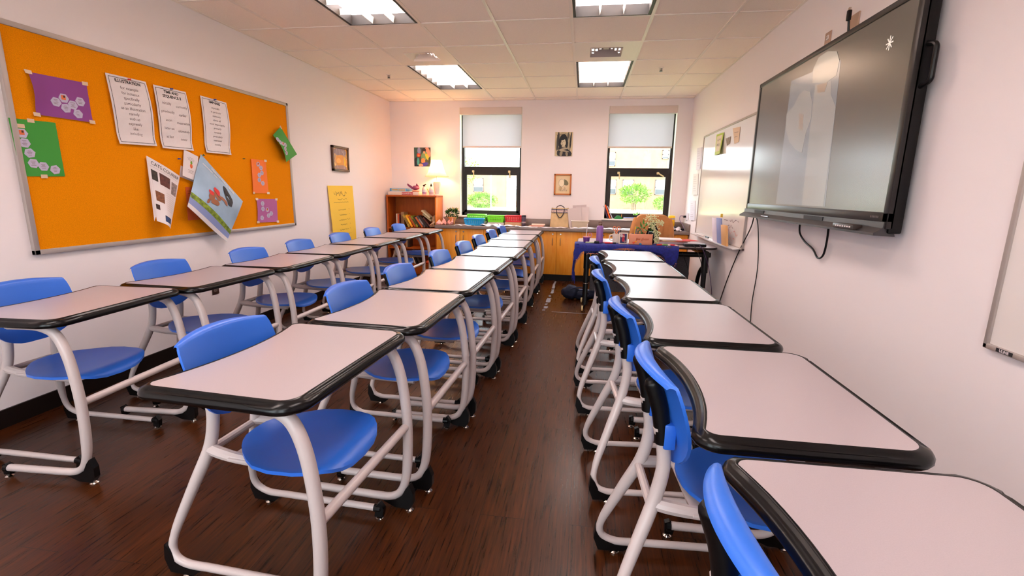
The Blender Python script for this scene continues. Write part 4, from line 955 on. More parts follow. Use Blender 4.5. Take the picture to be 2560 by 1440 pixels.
for k, (x, w_, z, c, lb) in enumerate(((-.69, .22, 0, (230, 190, 170), 'tan notebook at the bottom of the pile left of the tote bag'), (-.67, .19, .013, (226, 150, 130), 'salmon notebook in the middle of the pile by the tote bag'), (-.66, .2, .026, (232, 200, 180), 'cream pad topping the notebook pile by the tote bag'))):
    t = thing('notebook', lb, 'notebook', (x, 7.12, CZ+z), R(4*k-3), 'notebook pile on the counter'); mb = MB(); box(mb, -w_/2, w_/2, -.1, .1, 0, .012, .001); obj('cover', mb, pm('notebook', c), t)
t = thing('tote_bag', 'cream canvas tote bag with navy patterned band and dark handles', 'bag', (-.345, 7.2, CZ))
mb = MB(); n = 12; vs = []; fs = []
for j in range(9):
    z = .275*j/8; hw = .15-.022*(j/8); hd = .075-.05*(j/8)
    for k in range(28):
        a = 2*math.pi*k/28; c, s = math.cos(a), math.sin(a)
        vs.append((hw*math.copysign(abs(c)**.5, c)+.004*noise.noise(Vector((a, z*9, 1))), hd*math.copysign(abs(s)**.6, s)*(1+.25*noise.noise(Vector((a*1.2, z*10, 3)))), z+(.008*math.sin(a*3) if j == 8 else 0)))
fs = [(j*28+k, j*28+(k+1) % 28, (j+1)*28+(k+1) % 28, (j+1)*28+k) for j in range(8) for k in range(28)]+[tuple(range(27, -1, -1))]
mb.add(vs, fs); obj('bag_body', mb, mat('canvas', (206, 174, 130), .85, nz=.1, ns=14, bump=.2), t, ang=50)
def tband(nm, za, zb, m):
    mb = MB(); vs = []
    for z in (za, zb):
        hw = .1525-.022*(z/.275); hd = .0775-.05*(z/.275)
        for k in range(29):
            a = math.pi+math.pi*k/28; c, s = math.cos(a), math.sin(a); vs.append((hw*math.copysign(abs(c)**.5, c), hd*math.copysign(abs(s)**.6, s)*1.18-.002, z))
    mb.add(vs, [(k, k+1, 29+k+1, 29+k) for k in range(28)]); obj(nm, mb, m, t)
NB = pm('navy_band', (40, 48, 96)); tband('band', .25, .263, NB); tband('band', .213, .218, NB); tband('band', .218, .25, mat('motif_band', (196, 170, 160), .8, nz=.5, ns=50))
for s, y in ((-1, -.045), (1, .045)):
    mb = MB(); pts = [(-.055, y*.9, .25), (-.05, y, .295 if s > 0 else .2), (0, y*1.5, .315 if s > 0 else .14), (.05, y, .29 if s > 0 else .2), (.06, y*.9, .25)]; tube(mb, spline([(-.055, y*.7-.012*(s < 0), .27)]+pts[1:4]+[(.06, y*.7-.012*(s < 0), .27)], 6), .006, 8); obj('handle', mb, pm('dark_webbing', (40, 40, 50)), t)
t = thing('storage_bin', 'white plastic bin stuffed with tall white papers, beside the tote bag', 'bin', (-.045, 7.15, CZ))
mb = MB()
for z0, z1, k0, k1 in ((0, .1, .86, 1.0),):
    o = [(-.125*k0, -.08*k0, 0), (.125*k0, -.08*k0, 0), (.125*k0, .08*k0, 0), (-.125*k0, .08*k0, 0), (-.125, -.08, .1), (.125, -.08, .1), (.125, .08, .1), (-.125, .08, .1)]
    i = [(x*.96, y*.95, z+.003) for x, y, z in o]; mb.add(o+i, [(0, 1, 5, 4), (1, 2, 6, 5), (2, 3, 7, 6), (3, 0, 4, 7), (3, 2, 1, 0), (8, 12, 13, 9), (9, 13, 14, 10), (10, 14, 15, 11), (11, 15, 12, 8), (8, 9, 10, 11), (4, 5, 13, 12), (5, 6, 14, 13), (6, 7, 15, 14), (7, 4, 12, 15)])
obj('bin_body', mb, pm('milky_plastic', (206, 186, 160), rough=.35), t, smooth=False)
mb = MB(); tube(mb, fillet([(0, -.082, .1), (.128, -.082, .1), (.128, .082, .1), (-.128, .082, .1), (-.128, -.082, .1), (0, -.082, .1)], .015, 4), .006, 6, up=(0, 0, 1)); obj('rim', mb, pm('milky_plastic_rim', (232, 220, 204), rough=.35), t)
for k, (x, y, a, b, ti, c) in enumerate(((-.06, -.02, .2, .26, -14, (206, 190, 188)), (.02, .0, .19, .27, 3, (216, 198, 196)), (-.01, .03, .2, .3, -3, (200, 182, 182)))):
    mb = MB(); s = Sheet((x-a/2, y+.02, b+.02), (x+a/2, y+.03, b+.03), (x+a/2, y, .01), (x-a/2, y, .01), (0, -1, .1), lambda p, q: .01*math.sin(3*p+k)*(1-q))
    g = s.grid(6, 6); g.xf(Matrix.Translation((x, 0, .01)) @ Matrix.Rotation(R(ti*.5), 4, 'Y') @ Matrix.Translation((-x, 0, -.01)))
    tag(obj('paper_sheet', g, pm('bin_paper', c), loc=(-.045, 7.15, CZ+.003)), ['front sheet leaning out of the white bin toward the tote bag', 'upright sheet in the middle of the white bin', 'rear sheet in the white bin nearest the wall'][k], 'paper', 'sheets standing in the white bin')
# framed sketch and print on the back wall
def art_portrait(s, t):
    prints(s, t, [(.5, .5, .5, .5, 0, (176, 160, 130)), (.16, .4, .07, .4, .1, (60, 56, 54)), (.88, .35, .05, .35, .1, (70, 64, 58)), (.72, .2, .05, .2, .2, (90, 84, 76)), (.46, .3, .23, .2, 0, (20, 20, 26)), (.32, .45, .1, .25, .1, (20, 20, 26)), (.64, .45, .09, .25, -.1, (20, 20, 26)), (.47, .6, .07, .1, 0, (190, 174, 146)), (.47, .42, .14, .16, .1, (214, 200, 170)), (.42, .28, .16, .06, -.2, (20, 20, 26)), (.5, .88, .4, .2, 0, (34, 34, 40)), (.48, .72, .3, .09, .15, (40, 38, 44)), (.5, .7, .24, .035, -.15, (176, 160, 134)), (.5, .78, .3, .03, .12, (176, 160, 134)), (.36, .9, .08, .12, .3, (150, 136, 112)), (.68, .9, .06, .12, -.3, (150, 136, 112))])
    mb = MB()
    for a0, b0, a1, b1 in ((.34, .4, .4, .4), (.46, .39, .53, .4), (.41, .42, .4, .48), (.37, .53, .47, .53), (.3, .7, .6, .74), (.25, .8, .7, .83), (.1, .1, .2, .4), (.8, .1, .9, .6), (.9, .2, .84, .8), (.25, .12, .6, .08)): s.line(mb, a0, b0, a1, b1, .005, .004, 2)
    obj('print', mb, INK, t)
framed('art_print', 'black and cream portrait print of a shawled woman between the windows', (-.335, D, 1.985), .262, .345, 'y', None, 0, 0, .006, art_portrait, mm=pm('cream_paper', (206, 186, 150)))
def art_sketch(s, t):
    prints(s, t, [(.5, .5, .42, .44, 0, (226, 200, 160)), (.62, .38, .26, .14, .4, (120, 110, 80)), (.42, .42, .2, .22, .3, (240, 222, 190)), (.35, .7, .12, .1, 0, (206, 176, 130))])
    mb = MB(); random.seed(5)
    for k in range(12): a = .25+.05*k; s.line(mb, a, .62+.2*random.random(), a+.06*random.uniform(-1, 1), .86, .003, .004, 2)
    pts = [(.42+.19*math.cos(q*.6), .42+.21*math.sin(q*.6)) for q in range(11)]
    for p, q in zip(pts, pts[1:]): s.line(mb, p[0], p[1], q[0], q[1], .003, .004, 1)
    obj('print', mb, pm('sepia_ink', (90, 70, 50)), t)
framed('framed_sketch', 'small pale ink sketch in an orange wood frame above the tote bag', (-.33, D, 1.4), .258, .312, 'y', pm('orange_frame', (190, 104, 34), rough=.35), .022, .022, .01, art_sketch, mm=pm('sketch_paper', (226, 198, 150)))
def art_color(s, t):
    prints(s, t, [(.12, .4, .12, .45, 0, (60, 90, 80)), (.3, .2, .1, .2, 0, (150, 150, 190)), (.1, .8, .2, .25, 0, (30, 40, 50)), (.8, .3, .2, .3, 0, (226, 150, 130)), (.62, .45, .2, .24, .2, (110, 150, 110)), (.62, .14, .12, .1, 0, (50, 30, 26)), (.62, .26, .06, .08, 0, (226, 160, 120)), (.28, .4, .13, .1, 0, (206, 60, 50)), (.28, .42, .06, .05, 0, (240, 150, 60)), (.24, .75, .08, .2, 0, (70, 160, 160)), (.8, .5, .08, .22, -.5, (220, 190, 60)), (.55, .7, .12, .14, 0, (230, 140, 80)), (.62, .9, .22, .1, -.3, (60, 60, 170)), (.4, .93, .14, .07, 0, (236, 160, 130)), (.93, .7, .06, .2, 0, (40, 60, 60))])
framed('art_print', 'colourful unframed print of a seated figure above the bookshelf', (-2.52, D, 1.79), .265, .285, 'y', None, 0, 0, .006, art_color, mm=pm('dark_green_print', (70, 80, 70)))
# window sill items
SZ = WZ0+.0005
for k, (x, th, h_, a, c, lb) in enumerate(((.375, .02, .2, 20, (70, 30, 70), 'dark purple book leaning in the window corner'), (.41, .022, .215, 22, (232, 92, 20), 'orange book leaning against the dark purple book on the sill'), (.44, .012, .2, 24, (190, 190, 206), 'pale grey folder leaning beside the orange book on the sill'))):
    book(lb, x-th, D+.0, SZ+.001, th, h_, .09, a, c, 'books leaning on the window sill')
t = thing('tape_dispenser', 'green tape dispenser on the window sill behind the desk', 'tape dispenser', (.52, D+.02, SZ)); mb = MB(); prism(mb, [(-.06, 0), (.06, 0), (.055, .02), (.02, .045), (-.02, .05), (-.05, .02)], 1, -.02, .02); obj('dispenser_body', mb, pm('green_plastic', (40, 130, 60), rough=.4), t)
mb = MB(); tube(mb, [(.04, 0, .02), (.05, 0, .07)], .004, 6); obj('orange_tip', mb, pm('tip_orange', (236, 150, 50)), t)
t = thing('paper_stack', 'white papers on the sill beside the green tape dispenser', 'papers', (.7, D+.0, SZ)); mb = MB(); box(mb, -.1, .1, -.03, .06, 0, .02, .002); obj('sheets', mb, PAPER, t)
mb = MB(); box(mb, -.1, .09, -.035, .05, .0205, .026, .001); obj('blue_cover', mb, pm('blue_cover', (110, 130, 190)), t)
t = thing('plant_sprig', 'small lime green sprig lying on the sill papers', 'plant', (.78, D-.01, SZ+.026)); mb = MB(); leaves(mb, 14, (0, 0, .03), (.05, .03, .025), .04, .02, 8); obj('foliage', mb, pm('lime_leaf', (130, 200, 60)), t, smooth=False)
t = thing('wipes_canister', 'yellow and white wipes canister in the counter corner', 'canister', (1.255, 7.14, CZ+.055))
mb = MB(); lathe(mb, [(.045, 0), (.046, .004), (.046, .12)], 24); obj('canister_body', mb, pm('yellow_label', (250, 190, 10), rough=.35), t)
mb = MB(); lathe(mb, [(.0465, .1), (.0465, .115)], 24, cap=False); obj('label_stripe', mb, pm('label_blue', (150, 150, 190)), t)
mb = MB(); lathe(mb, [(.048, .12), (.048, .145), (.035, .152), (.01, .155)], 24); obj('lid', mb, pm('yellow_lid', (255, 206, 30), rough=.35), t)
t = thing('pencil_case', 'dark pouch lying under the yellow canister', 'pouch', (1.26, 7.12, CZ)); mb = MB(); box(mb, -.09, .07, -.06, .07, 0, .054, .012); obj('pouch_body', mb, pm('dark_pouch', (50, 44, 50)), t)
t = thing('power_adapter', 'black power adapter with grey cable under the corner outlet', 'adapter', (1.37, 7.02, CZ)); mb = MB(); box(mb, -.04, .04, -.03, .03, 0, .035, .006); obj('adapter_body', mb, BLACK, t)
crumple('loose_papers', 'ruffled white sheets spilling below the yellow canister', 'papers', (1.24, 6.98, CZ), .24, .13, .07, PAP, 22, 5, fr=12, group='white papers strewn over the counter')
outlet('wall_outlet', 'pale wall outlet in the window corner with a black plug', (RX, 7.17, .97), '-x', PAPER, PAPER)
t = thing('cable', 'grey lilac cord looping from the corner outlet to the counter', 'cord', (RX, 7.17, .95)); mb = MB()
tube(mb, spline([(-.02, 0, .02), (-.09, -.03, .03), (-.1, -.06, -.03), (-.06, -.1, -.1), (-.05, -.16, -.165), (-.08, -.2, -.17)], 8), .005, 8); obj('cable', mb, pm('lilac_cable', (140, 120, 150)), t)
mb = MB(); box(mb, -.045, -.008, -.014, .014, .005, .035, .004); obj('plug', mb, BLACK, t)

# ------------------------------------------------------------------ teacher table
TX0, TX1, TY0, TY1, TZ = -.05, 1.405, 5.14, 5.86, .745
tc_ = ((TX0+TX1)/2, (TY0+TY1)/2)
t = thing('teacher_table', 'long grey-topped teacher table with black tubular legs, blue shawl over it', 'table', (tc_[0], tc_[1], 0))
hx, hy = (TX1-TX0)/2, (TY1-TY0)/2
def rr(hx, hy, r, n=8):
    out = []
    for cx, cy, a0 in ((hx-r, hy-r, 0), (-hx+r, hy-r, 90), (-hx+r, -hy+r, 180), (hx-r, -hy+r, 270)):
        for k in range(n+1): a = R(a0+90*k/n); out.append((cx+r*math.cos(a), cy+r*math.sin(a)))
    return out
mb = MB(); prism(mb, rr(hx-.004, hy-.004, .12), 2, TZ-.02, TZ); obj('tabletop', mb, LAMI, t)
mb = MB(); tube(mb, [(x, y, TZ-.012) for x, y in rr(hx-.006, hy-.006, .12)]+[(rr(hx-.006, hy-.006, .12)[0][0], rr(hx-.006, hy-.006, .12)[0][1], TZ-.012)], .0115, 8, up=(0, 0, 1)); obj('edge_rim', mb, pm('dark_rim', (44, 34, 32), rough=.3), t)
for s in (-1, 1):
    x = s*(hx-.11)
    mb = MB(); tube(mb, [(x, -hy+.06, .672), (x, -hy+.1, .672), (x, hy-.1, .672), (x, hy-.06, .672)], .035, 14, up=(1, 0, 0))
    tube(mb, [(x, -hy+.1, .66), (x, -hy+.09, .47)], .036, 14); obj('leg_head', mb, BLKM, t)
    mb = MB(); tube(mb, [(x, -hy+.09, .48), (x, -hy+.085, .25), (x-s*.0, -hy+.03, .07)], lambda q: .027-.006*q, 14); lg = obj('leg', mb, BLKM, t)
    mb = MB(); tube(mb, [(x, -hy+.087, .3), (x, -hy+.087, .312)], .03, 14); obj('chrome_ring', mb, CHROME, lg)
    mb = MB(); tube(mb, spline([(x, -hy+.12, .5), (x-.0, -hy+.18, .51), (x-.01, -hy+.28, .4), (x-.01, -hy+.42, .07)], 6), .021, 12); l2 = obj('leg', mb, BLKM, t)
    for (cx, cy, l) in ((x, -hy+.02, lg), (x-.01, -hy+.43, l2)):
        mb = MB(); tube(mb, [(cx-.02, cy, .032), (cx-.038, cy, .032)], .031, 18); obj('caster', mb, pm('cream_tyre', (206, 180, 130)), l)
        mb = MB(); tube(mb, [(cx-.036, cy, .032), (cx-.0395, cy, .032)], .018, 14); obj('hub', mb, BLKM, l)
        mb = MB(); tube(mb, [(cx+.0, cy, .08), (cx-.012, cy, .05), (cx-.02, cy, .032)], .008, 8); obj('fork', mb, BLKM, l)
mb = MB(); tube(mb, [(-hx+.12, -hy+.1, .66), (hx-.06, -hy+.1, .66)], .027, 14); obj('crossbar', mb, BLKM, t)
mb = MB(); box(mb, -hx+.16, hx-.16, .22, .235, .12, .58); obj('modesty_panel', mb, mat('grey_mesh_panel', (84, 80, 84), .6, nz=.3, ns=120), t, smooth=False)
# shawl
SH = mat('royal_blue_cloth', (14, 26, 120), .75, nz=.3, ns=60, bump=.3)
t = thing('shawl', 'royal blue fringed shawl draped over the teacher table front', 'shawl', (TX0, TY0, TZ+.0015))
W_ = 1.08; nx, ny = 44, 12; vs = []
def SHP(a, b):
    x = -.03+W_*a
    top = .22
    L1 = .05+.02*math.sin(a*9)+.06*math.exp(-(a/.07)**2)+.14*math.exp(-((a-.93)/.06)**2)+.07*math.exp(-(a/.05)**2)
    Lt = top+L1; d = b*Lt
    if d < top:
        y = top-d; z = .0015
        if a < .06: y += .0; z -= .0
        return Vector((x, y, z+.003*abs(math.sin(a*40+b*9))))
    e = d-top; return Vector((x+.01*math.sin(a*60)*e*6, -.008-.012*abs(math.sin(a*37))*min(1, e*20)-.01, .002-e))
for j in range(ny+1):
    for i in range(nx+1): vs.append(SHP(i/nx, j/ny))
mb = MB(); fs = [(j*(nx+1)+i, j*(nx+1)+i+1, (j+1)*(nx+1)+i+1, (j+1)*(nx+1)+i) for j in range(ny) for i in range(nx)]
mb.add(vs, fs); obj('cloth', mb, SH, t, ang=80)
# the corner that falls over the table end
mb = MB(); vs = []
for j in range(9):
    for i in range(9):
        a = i/8; b = j/8; L = .12+.2*math.exp(-((a-.35)/.3)**2)
        vs.append((-.012-.012*math.sin(a*14)*b-.02*b, -.02+.24*a, .002-b*L if b > 0 else .004))
mb.add(vs, [(j*9+i, j*9+i+1, j*9+i+10, j*9+i+9) for j in range(8) for i in range(8)])
vs2 = []
for j in range(2):
    for i in range(9): vs2.append((-.012+.03*j, -.02+.24*i/8, .004))
mb.add(vs2, [(i, i+1, 10+i, 9+i) for i in range(8)]); obj('cloth_corner', mb, SH, t, ang=80)
mb = MB(); rn = random.Random(2)
for k in range(240):
    a = k/240; p = SHP(a, 1); L = rn.uniform(.02, .035)*(2.4 if .86 < a < .99 else 1)
    tube(mb, [p, p+Vector((rn.uniform(-.006, .006), 0, -L*.5)), p+Vector((rn.uniform(-.01, .01), 0, -L))], .0012, 3, cap=False)
for k in range(110):
    a = k/110; L = .12+.2*math.exp(-((a-.35)/.3)**2); q = Vector((-.03-.012*math.sin(a*14), -.02+.24*a, .002-L)); l = rn.uniform(.05, .14)
    tube(mb, [q, q+Vector((rn.uniform(-.01, .01), rn.uniform(-.01, .01), -l))], .0015, 3, cap=False)
fr_ = obj('fringe', mb, SH, t, smooth=False); fr_['kind'] = 'stuff'
mb = MB()
for k in range(100):
    a = .12+k/100*.86; p = SHP(a, 1)+Vector((0, -.002, -.024-.01*rn.random())); box(mb, p.x-.003, p.x+.003, p.y-.003, p.y+.003, p.z-.004, p.z+.004)
bd = obj('bead_trim', mb, mat('coloured_beads', (226, 140, 100), .3, nz=.6, ns=60), t, smooth=False); bd['kind'] = 'stuff'
DZ = TZ+.0055
def P_(x, y): return (x, y, DZ)
t = thing('water_bottle', 'tall lilac metal water bottle on the teacher table', 'bottle', P_(.185, 5.27))
mb = MB(); lathe(mb, [(.03, 0), (.036, .004), (.037, .02), (.037, .165), (.033, .18), (.022, .19)], 28); obj('bottle_body', mb, pm('lilac_paint', (140, 92, 168), rough=.35), t)
mb = MB(); lathe(mb, [(.023, .188), (.023, .205), (.02, .212)], 20); tube(mb, [(-.018, 0, .21), (-.016, 0, .225), (.016, 0, .225), (.018, 0, .21)], .004, 6); obj('lid', mb, pm('bronze_lid', (110, 76, 60), rough=.3, metal=.6), t)
t = thing('tumbler', 'small purple tumbler with a tall white straw at the shawl corner', 'tumbler', P_(.045, 5.3))
mb = MB(); lathe(mb, [(.025, 0), (.032, .004), (.038, .055)], 20); obj('tumbler_body', mb, pm('purple_cup', (104, 52, 130), rough=.35), t)
mb = MB(); lathe(mb, [(.04, .055), (.04, .062), (.01, .064)], 20); tube(mb, spline([(.02, 0, .06), (.02, 0, .09), (.045, 0, .1), (.055, 0, .075), (.04, 0, .05)], 5), .005, 6); obj('lid_and_handle', mb, pm('pink_lid', (206, 130, 150), rough=.35), t)
mb = MB(); tube(mb, [(-.005, 0, .06), (.004, 0, .2)], .004, 8); obj('straw', mb, PAPER, t)
t = thing('mug', 'white mug holding scissors and pens beside the photo card', 'mug', P_(.365, 5.33))
mb = MB(); lathe(mb, [(.032, 0), (.038, .004), (.04, .1), (.036, .1), (.034, .01), (0, .008)], 24, cap=False); obj('mug_body', mb, pm('white_mug', (230, 214, 200), rough=.25), t)
mb = MB(); tube(mb, spline([(-.036, 0, .085), (-.065, 0, .08), (-.066, 0, .035), (-.036, 0, .025)], 6), .006, 8); obj('handle', mb, pm('mug_handle', (230, 214, 200), rough=.25), t)
t = thing('scissors', 'orange handled scissors standing in the white mug', 'scissors', P_(.365, 5.33))
for s in (-1, 1):
    mb = MB(); pts = [(s*.022+.016*math.cos(q*math.pi/5), -.005, .158+.022*math.sin(q*math.pi/5)) for q in range(11)]; tube(mb, pts, .0045, 6, up=(0, 1, 0)); tube(mb, [(s*.012, -.005, .138), (s*.002, -.005, .1)], .005, 6); obj('handle', mb, pm('coral_handle', (236, 140, 100), rough=.35), t)
mb = MB(); prism(mb, [(-.006, .12), (.006, .12), (.001, .02)], 1, -.006, -.003); obj('blade', mb, CHROME, t)
for k, (dx, c, lb) in enumerate(((.018, (40, 60, 110), 'navy pen standing in the white mug'), (.028, (30, 30, 34), 'black marker standing in the white mug'), (-.014, (226, 220, 214), 'white pen standing in the white mug'))):
    t = thing('pen', lb, 'pen', (.365+dx, 5.335, DZ+.014), rot=(0, R(dx*300), 0), group='pens standing in the white mug'); mb = MB(); tube(mb, [(0, 0, 0), (0, 0, .13)], .005, 8); obj('barrel', mb, pm('pen_barrel', c), t)
t = thing('photo_card', 'upright white card with a red and navy photo on the teacher table', 'photo', P_(.435, 5.22))
mb = MB(); box(mb, -.048, .048, -.004, .006, 0, .122, .001); obj('card', mb, pm('cream_card', (236, 214, 196)), t)
s = Sheet((-.034, -.0045, .112), (.034, -.0045, .112), (.034, -.0045, .012), (-.034, -.0045, .012), (0, -1, 0))
mb = MB(); s.rect(mb, 0, 0, 1, 1, .0006, 3); obj('photo', mb, pm('photo_navy', (44, 46, 90), nz=.4, ns=60), t)
prints(s, t, [(.5, .15, .2, .12, 0, (180, 40, 60)), (.5, .33, .2, .14, 0, (220, 150, 140)), (.5, .62, .24, .28, 0, (190, 40, 60)), (.2, .2, .18, .18, 0, (210, 190, 190)), (.75, .85, .18, .12, 0, (150, 120, 120))])
mb = MB(); tube(mb, [(0, .006, .1), (0, .04, .001)], .003, 6); obj('stand', mb, PAPER, t)
t = thing('name_sign', 'salmon painted wooden block sign with handwriting on the teacher table', 'sign', P_(.615, 5.225))
mb = MB(); box(mb, -.123, .123, -.012, .012, 0, .112, .003); obj('block', mb, pm('salmon_wood', (232, 150, 116)), t)
ssn = Sheet((-.12, -.0122, .11), (.12, -.0122, .11), (.12, -.0122, .002), (-.12, -.0122, .002), (0, -1, 0)); mb = MB(); rq = random.Random(9)
for a0, a1 in ((.3, .48), (.53, .85)):
    pa = None
    for k in range(22):
        a = a0+(a1-a0)*k/21; b = .5+(.24 if k < 6 else .12)*math.sin(k*2.1)*rq.uniform(.6, 1)
        if pa: ssn.line(mb, pa[0], pa[1], a, b, .0035, .0008, 1)
        pa = (a, b)
obj('handwriting', mb, pm('rust_paint', (206, 104, 66)), t)
for k, (x, z, c) in enumerate(((-.07, .02, (240, 90, 50)), (-.05, .03, (250, 160, 40)), (.0, .008, (40, 130, 170)))):
    mb = MB(); blob(mb, (x, -.014, z), (.014, .004, .01), k, .2, 2); obj('painted_flower', mb, pm('sign_paint', c), t)
t = thing('pencil_caddy', 'black mesh pencil caddy behind the salmon sign', 'caddy', P_(.6, 5.33))
mb = MB()
for z in (.005, .04, .075, .105): tube(mb, [(-.07, -.03, z), (.07, -.03, z), (.07, .03, z), (-.07, .03, z), (-.07, -.03, z)], .002, 5, up=(0, 0, 1))
for k in range(11):
    for yy in (-.03, .03): tube(mb, [(-.07+.014*k, yy, 0), (-.07+.014*k, yy, .105)], .0012, 4)
for k in range(5):
    for xx in (-.07, .07): tube(mb, [(xx, -.03+.015*k, 0), (xx, -.03+.015*k, .105)], .0012, 4)
box(mb, -.07, .07, -.03, .03, 0, .002); obj('wire_mesh', mb, BLACK, t)
for k, (dx, c, h_, lb) in enumerate(((-.045, (240, 180, 20), .17, 'yellow highlighter standing in the black caddy'), (-.03, (50, 90, 150), .15, 'blue pen standing in the black caddy'), (.0, (60, 60, 60), .13, 'dark pen standing in the black caddy'), (.04, (40, 110, 60), .14, 'green marker standing in the black caddy'))):
    t = thing('pen', lb, 'pen', (.6+dx, 5.33, DZ+.003), rot=(0, R(4-3*k), 0), group='pens standing in the black caddy'); mb = MB(); tube(mb, [(0, 0, 0), (0, 0, h_)], .0055, 8); obj('barrel', mb, pm('pen_barrel', c), t)
    mb = MB(); tube(mb, [(0, 0, h_-.03), (0, 0, h_+.006)], .0065, 8); obj('cap', mb, pm('pen_cap', c, rough=.3), t)
t = thing('flower_vase', 'black vase of drooping creamy white blossoms on the teacher table', 'vase', P_(.74, 5.36))
mb = MB(); lathe(mb, [(.03, 0), (.04, .01), (.045, .06), (.03, .12), (.028, .13)], 20); obj('vase_body', mb, BLACK, t)
mb = MB(); leaves(mb, 30, (-.08, 0, .16), (.07, .04, .04), .06, .028, 5); obj('foliage', mb, pm('fresh_leaf', (70, 130, 40)), t, smooth=False)
mb = MB()
for (x, z, r) in ((-.05, .25, .06), (-.005, .27, .05), (.04, .24, .05), (.0, .2, .055), (.03, .16, .045), (.05, .1, .045), (.06, .05, .035), (.055, .0, .03), (.09, .22, .035)):
    for q in range(38):
        d = Vector((rn.gauss(0, 1), rn.gauss(0, 1), rn.gauss(0, 1))).normalized()*r*rn.uniform(.4, 1); c = Vector((x, -.05, z+.01))+Vector((d.x, d.y*.6, d.z)); e = .008*rn.uniform(.6, 1.2)
        if c.z < .006: continue
        mb.add([c+Vector((e, 0, 0)), c+Vector((0, e, 0)), c+Vector((-e, 0, 0)), c+Vector((0, -e, 0)), c+Vector((0, 0, e)), c+Vector((0, 0, -e))], [(0, 1, 4), (1, 2, 4), (2, 3, 4), (3, 0, 4), (1, 0, 5), (2, 1, 5), (3, 2, 5), (0, 3, 5)])
obj('blossoms', mb, pm('cream_blossom', (226, 226, 180)), t)
mb = MB()
for p in ((-.05, .24), (.03, .24), (.05, .12), (.06, .04)): tube(mb, spline([(0, 0, .12), (p[0]*.3, -.02, .22), (p[0], -.05, p[1])], 4), .002, 5)
obj('stem', mb, pm('flower_stem', (90, 130, 60)), t)
RED = pm('red_folder', (200, 40, 44))
zz = DZ
for k, (x, y, a, b, th, c, rz, lb) in enumerate(((.97, 5.5, .32, .24, .022, (214, 190, 196), 3, 'thick pile of papers at the bottom of the desk stack'), (.95, 5.49, .3, .23, .006, (226, 130, 110), -5, 'coral folder inside the desk stack'), (1.0, 5.48, .3, .22, .008, (236, 200, 150), 7, 'cream folder inside the desk stack'), (1.1, 5.45, .26, .2, .003, (206, 36, 40), 24, 'red folder sticking out of the desk stack'), (.93, 5.47, .3, .21, .012, (238, 226, 226), -4, 'white sheets topping the desk stack'))):
    t = thing('folder', lb, 'folder', (x, y, zz), R(rz), 'papers stacked on the teacher table'); mb = MB(); box(mb, -a/2, a/2, -b/2, b/2, 0, th, .001); obj('sheets', mb, pm('stack_paper', c), t); zz += th+.0003
t = thing('docking_station', 'flat black docking box with cables at the table edge', 'dock', P_(1.17, 5.215)); mb = MB(); box(mb, -.11, .11, -.045, .045, 0, .026, .005); obj('dock_body', mb, BLACK, t)
mb = MB(); box(mb, -.105, .105, -.04, .04, .0262, .027); obj('top_plate', mb, pm('dock_top', (90, 86, 96), rough=.3), t)
for k, (x, pts, c, lb) in enumerate(((1.15, [(0, -.05, .015), (.02, -.1, -.02), (.08, -.12, -.18), (.1, -.09, -.4), (.02, -.05, -.62)], (30, 26, 26), 'black cable hanging from the docking box'), (1.21, [(0, -.05, .015), (.03, -.1, -.03), (.09, -.13, -.2), (.15, -.1, -.45), (.17, -.06, -.6)], (70, 40, 80), 'purple cable hanging from the docking box'),
    (.95, [(0, -.06, -.05), (.06, .1, -.2), (-.05, .1, -.32), (.04, .1, -.45), (.1, .1, -.6)], (26, 22, 22), 'thin black cable dangling under the table middle'), (1.05, [(0, .0, -.06), (.09, .02, -.3), (.02, .03, -.5), (.12, .04, -.68)], (26, 22, 22), 'black cable crossing under the table by the screen wall'))):
    t = thing('cable', lb, 'cable', (x, 5.215, DZ), group='cables under the teacher table'); mb = MB(); tube(mb, spline(pts, 8), .0035, 6); obj('cord', mb, pm('cable', c), t)
for k, (x, y, L, rz, c1, c2, lb) in enumerate(((.1, 5.22, .13, 5, (190, 196, 160), (30, 30, 34), 'pale green marker with black cap at the table corner'), (.155, 5.2, .05, 0, (24, 22, 24), (24, 22, 24), 'short black lens cap like box beside the water bottle'), (.3, 5.22, .12, 6, (200, 30, 40), (20, 20, 24), 'red and black marker beside the water bottle'), (.25, 5.27, .1, -10, (226, 150, 160), (226, 150, 160), 'pink eraser strip behind the red marker'),
     (.82, 5.2, .09, 30, (226, 60, 50), (240, 200, 180), 'red striped sweet wrapper by the salmon sign'), (.88, 5.19, .08, -20, (110, 150, 60), (230, 220, 190), 'green wrapper by the salmon sign'), (.95, 5.19, .1, -35, (216, 50, 60), (230, 180, 170), 'red and pink wrapper near the folders'))):
    t = thing('marker', lb, 'marker', (x, y, DZ+.0075), R(rz), 'small things scattered along the table front'); mb = MB(); tube(mb, [(-L/2, 0, 0), (L*.2, 0, 0)], .0075 if k != 1 else .014, 10); obj('barrel', mb, pm('small_item', c1), t)
    mb = MB(); tube(mb, [(L*.2, 0, 0), (L/2, 0, 0)], .008 if k != 1 else .014, 10); obj('cap', mb, pm('small_item_cap', c2), t)
    if k == 1: t.location.z = DZ+.0145
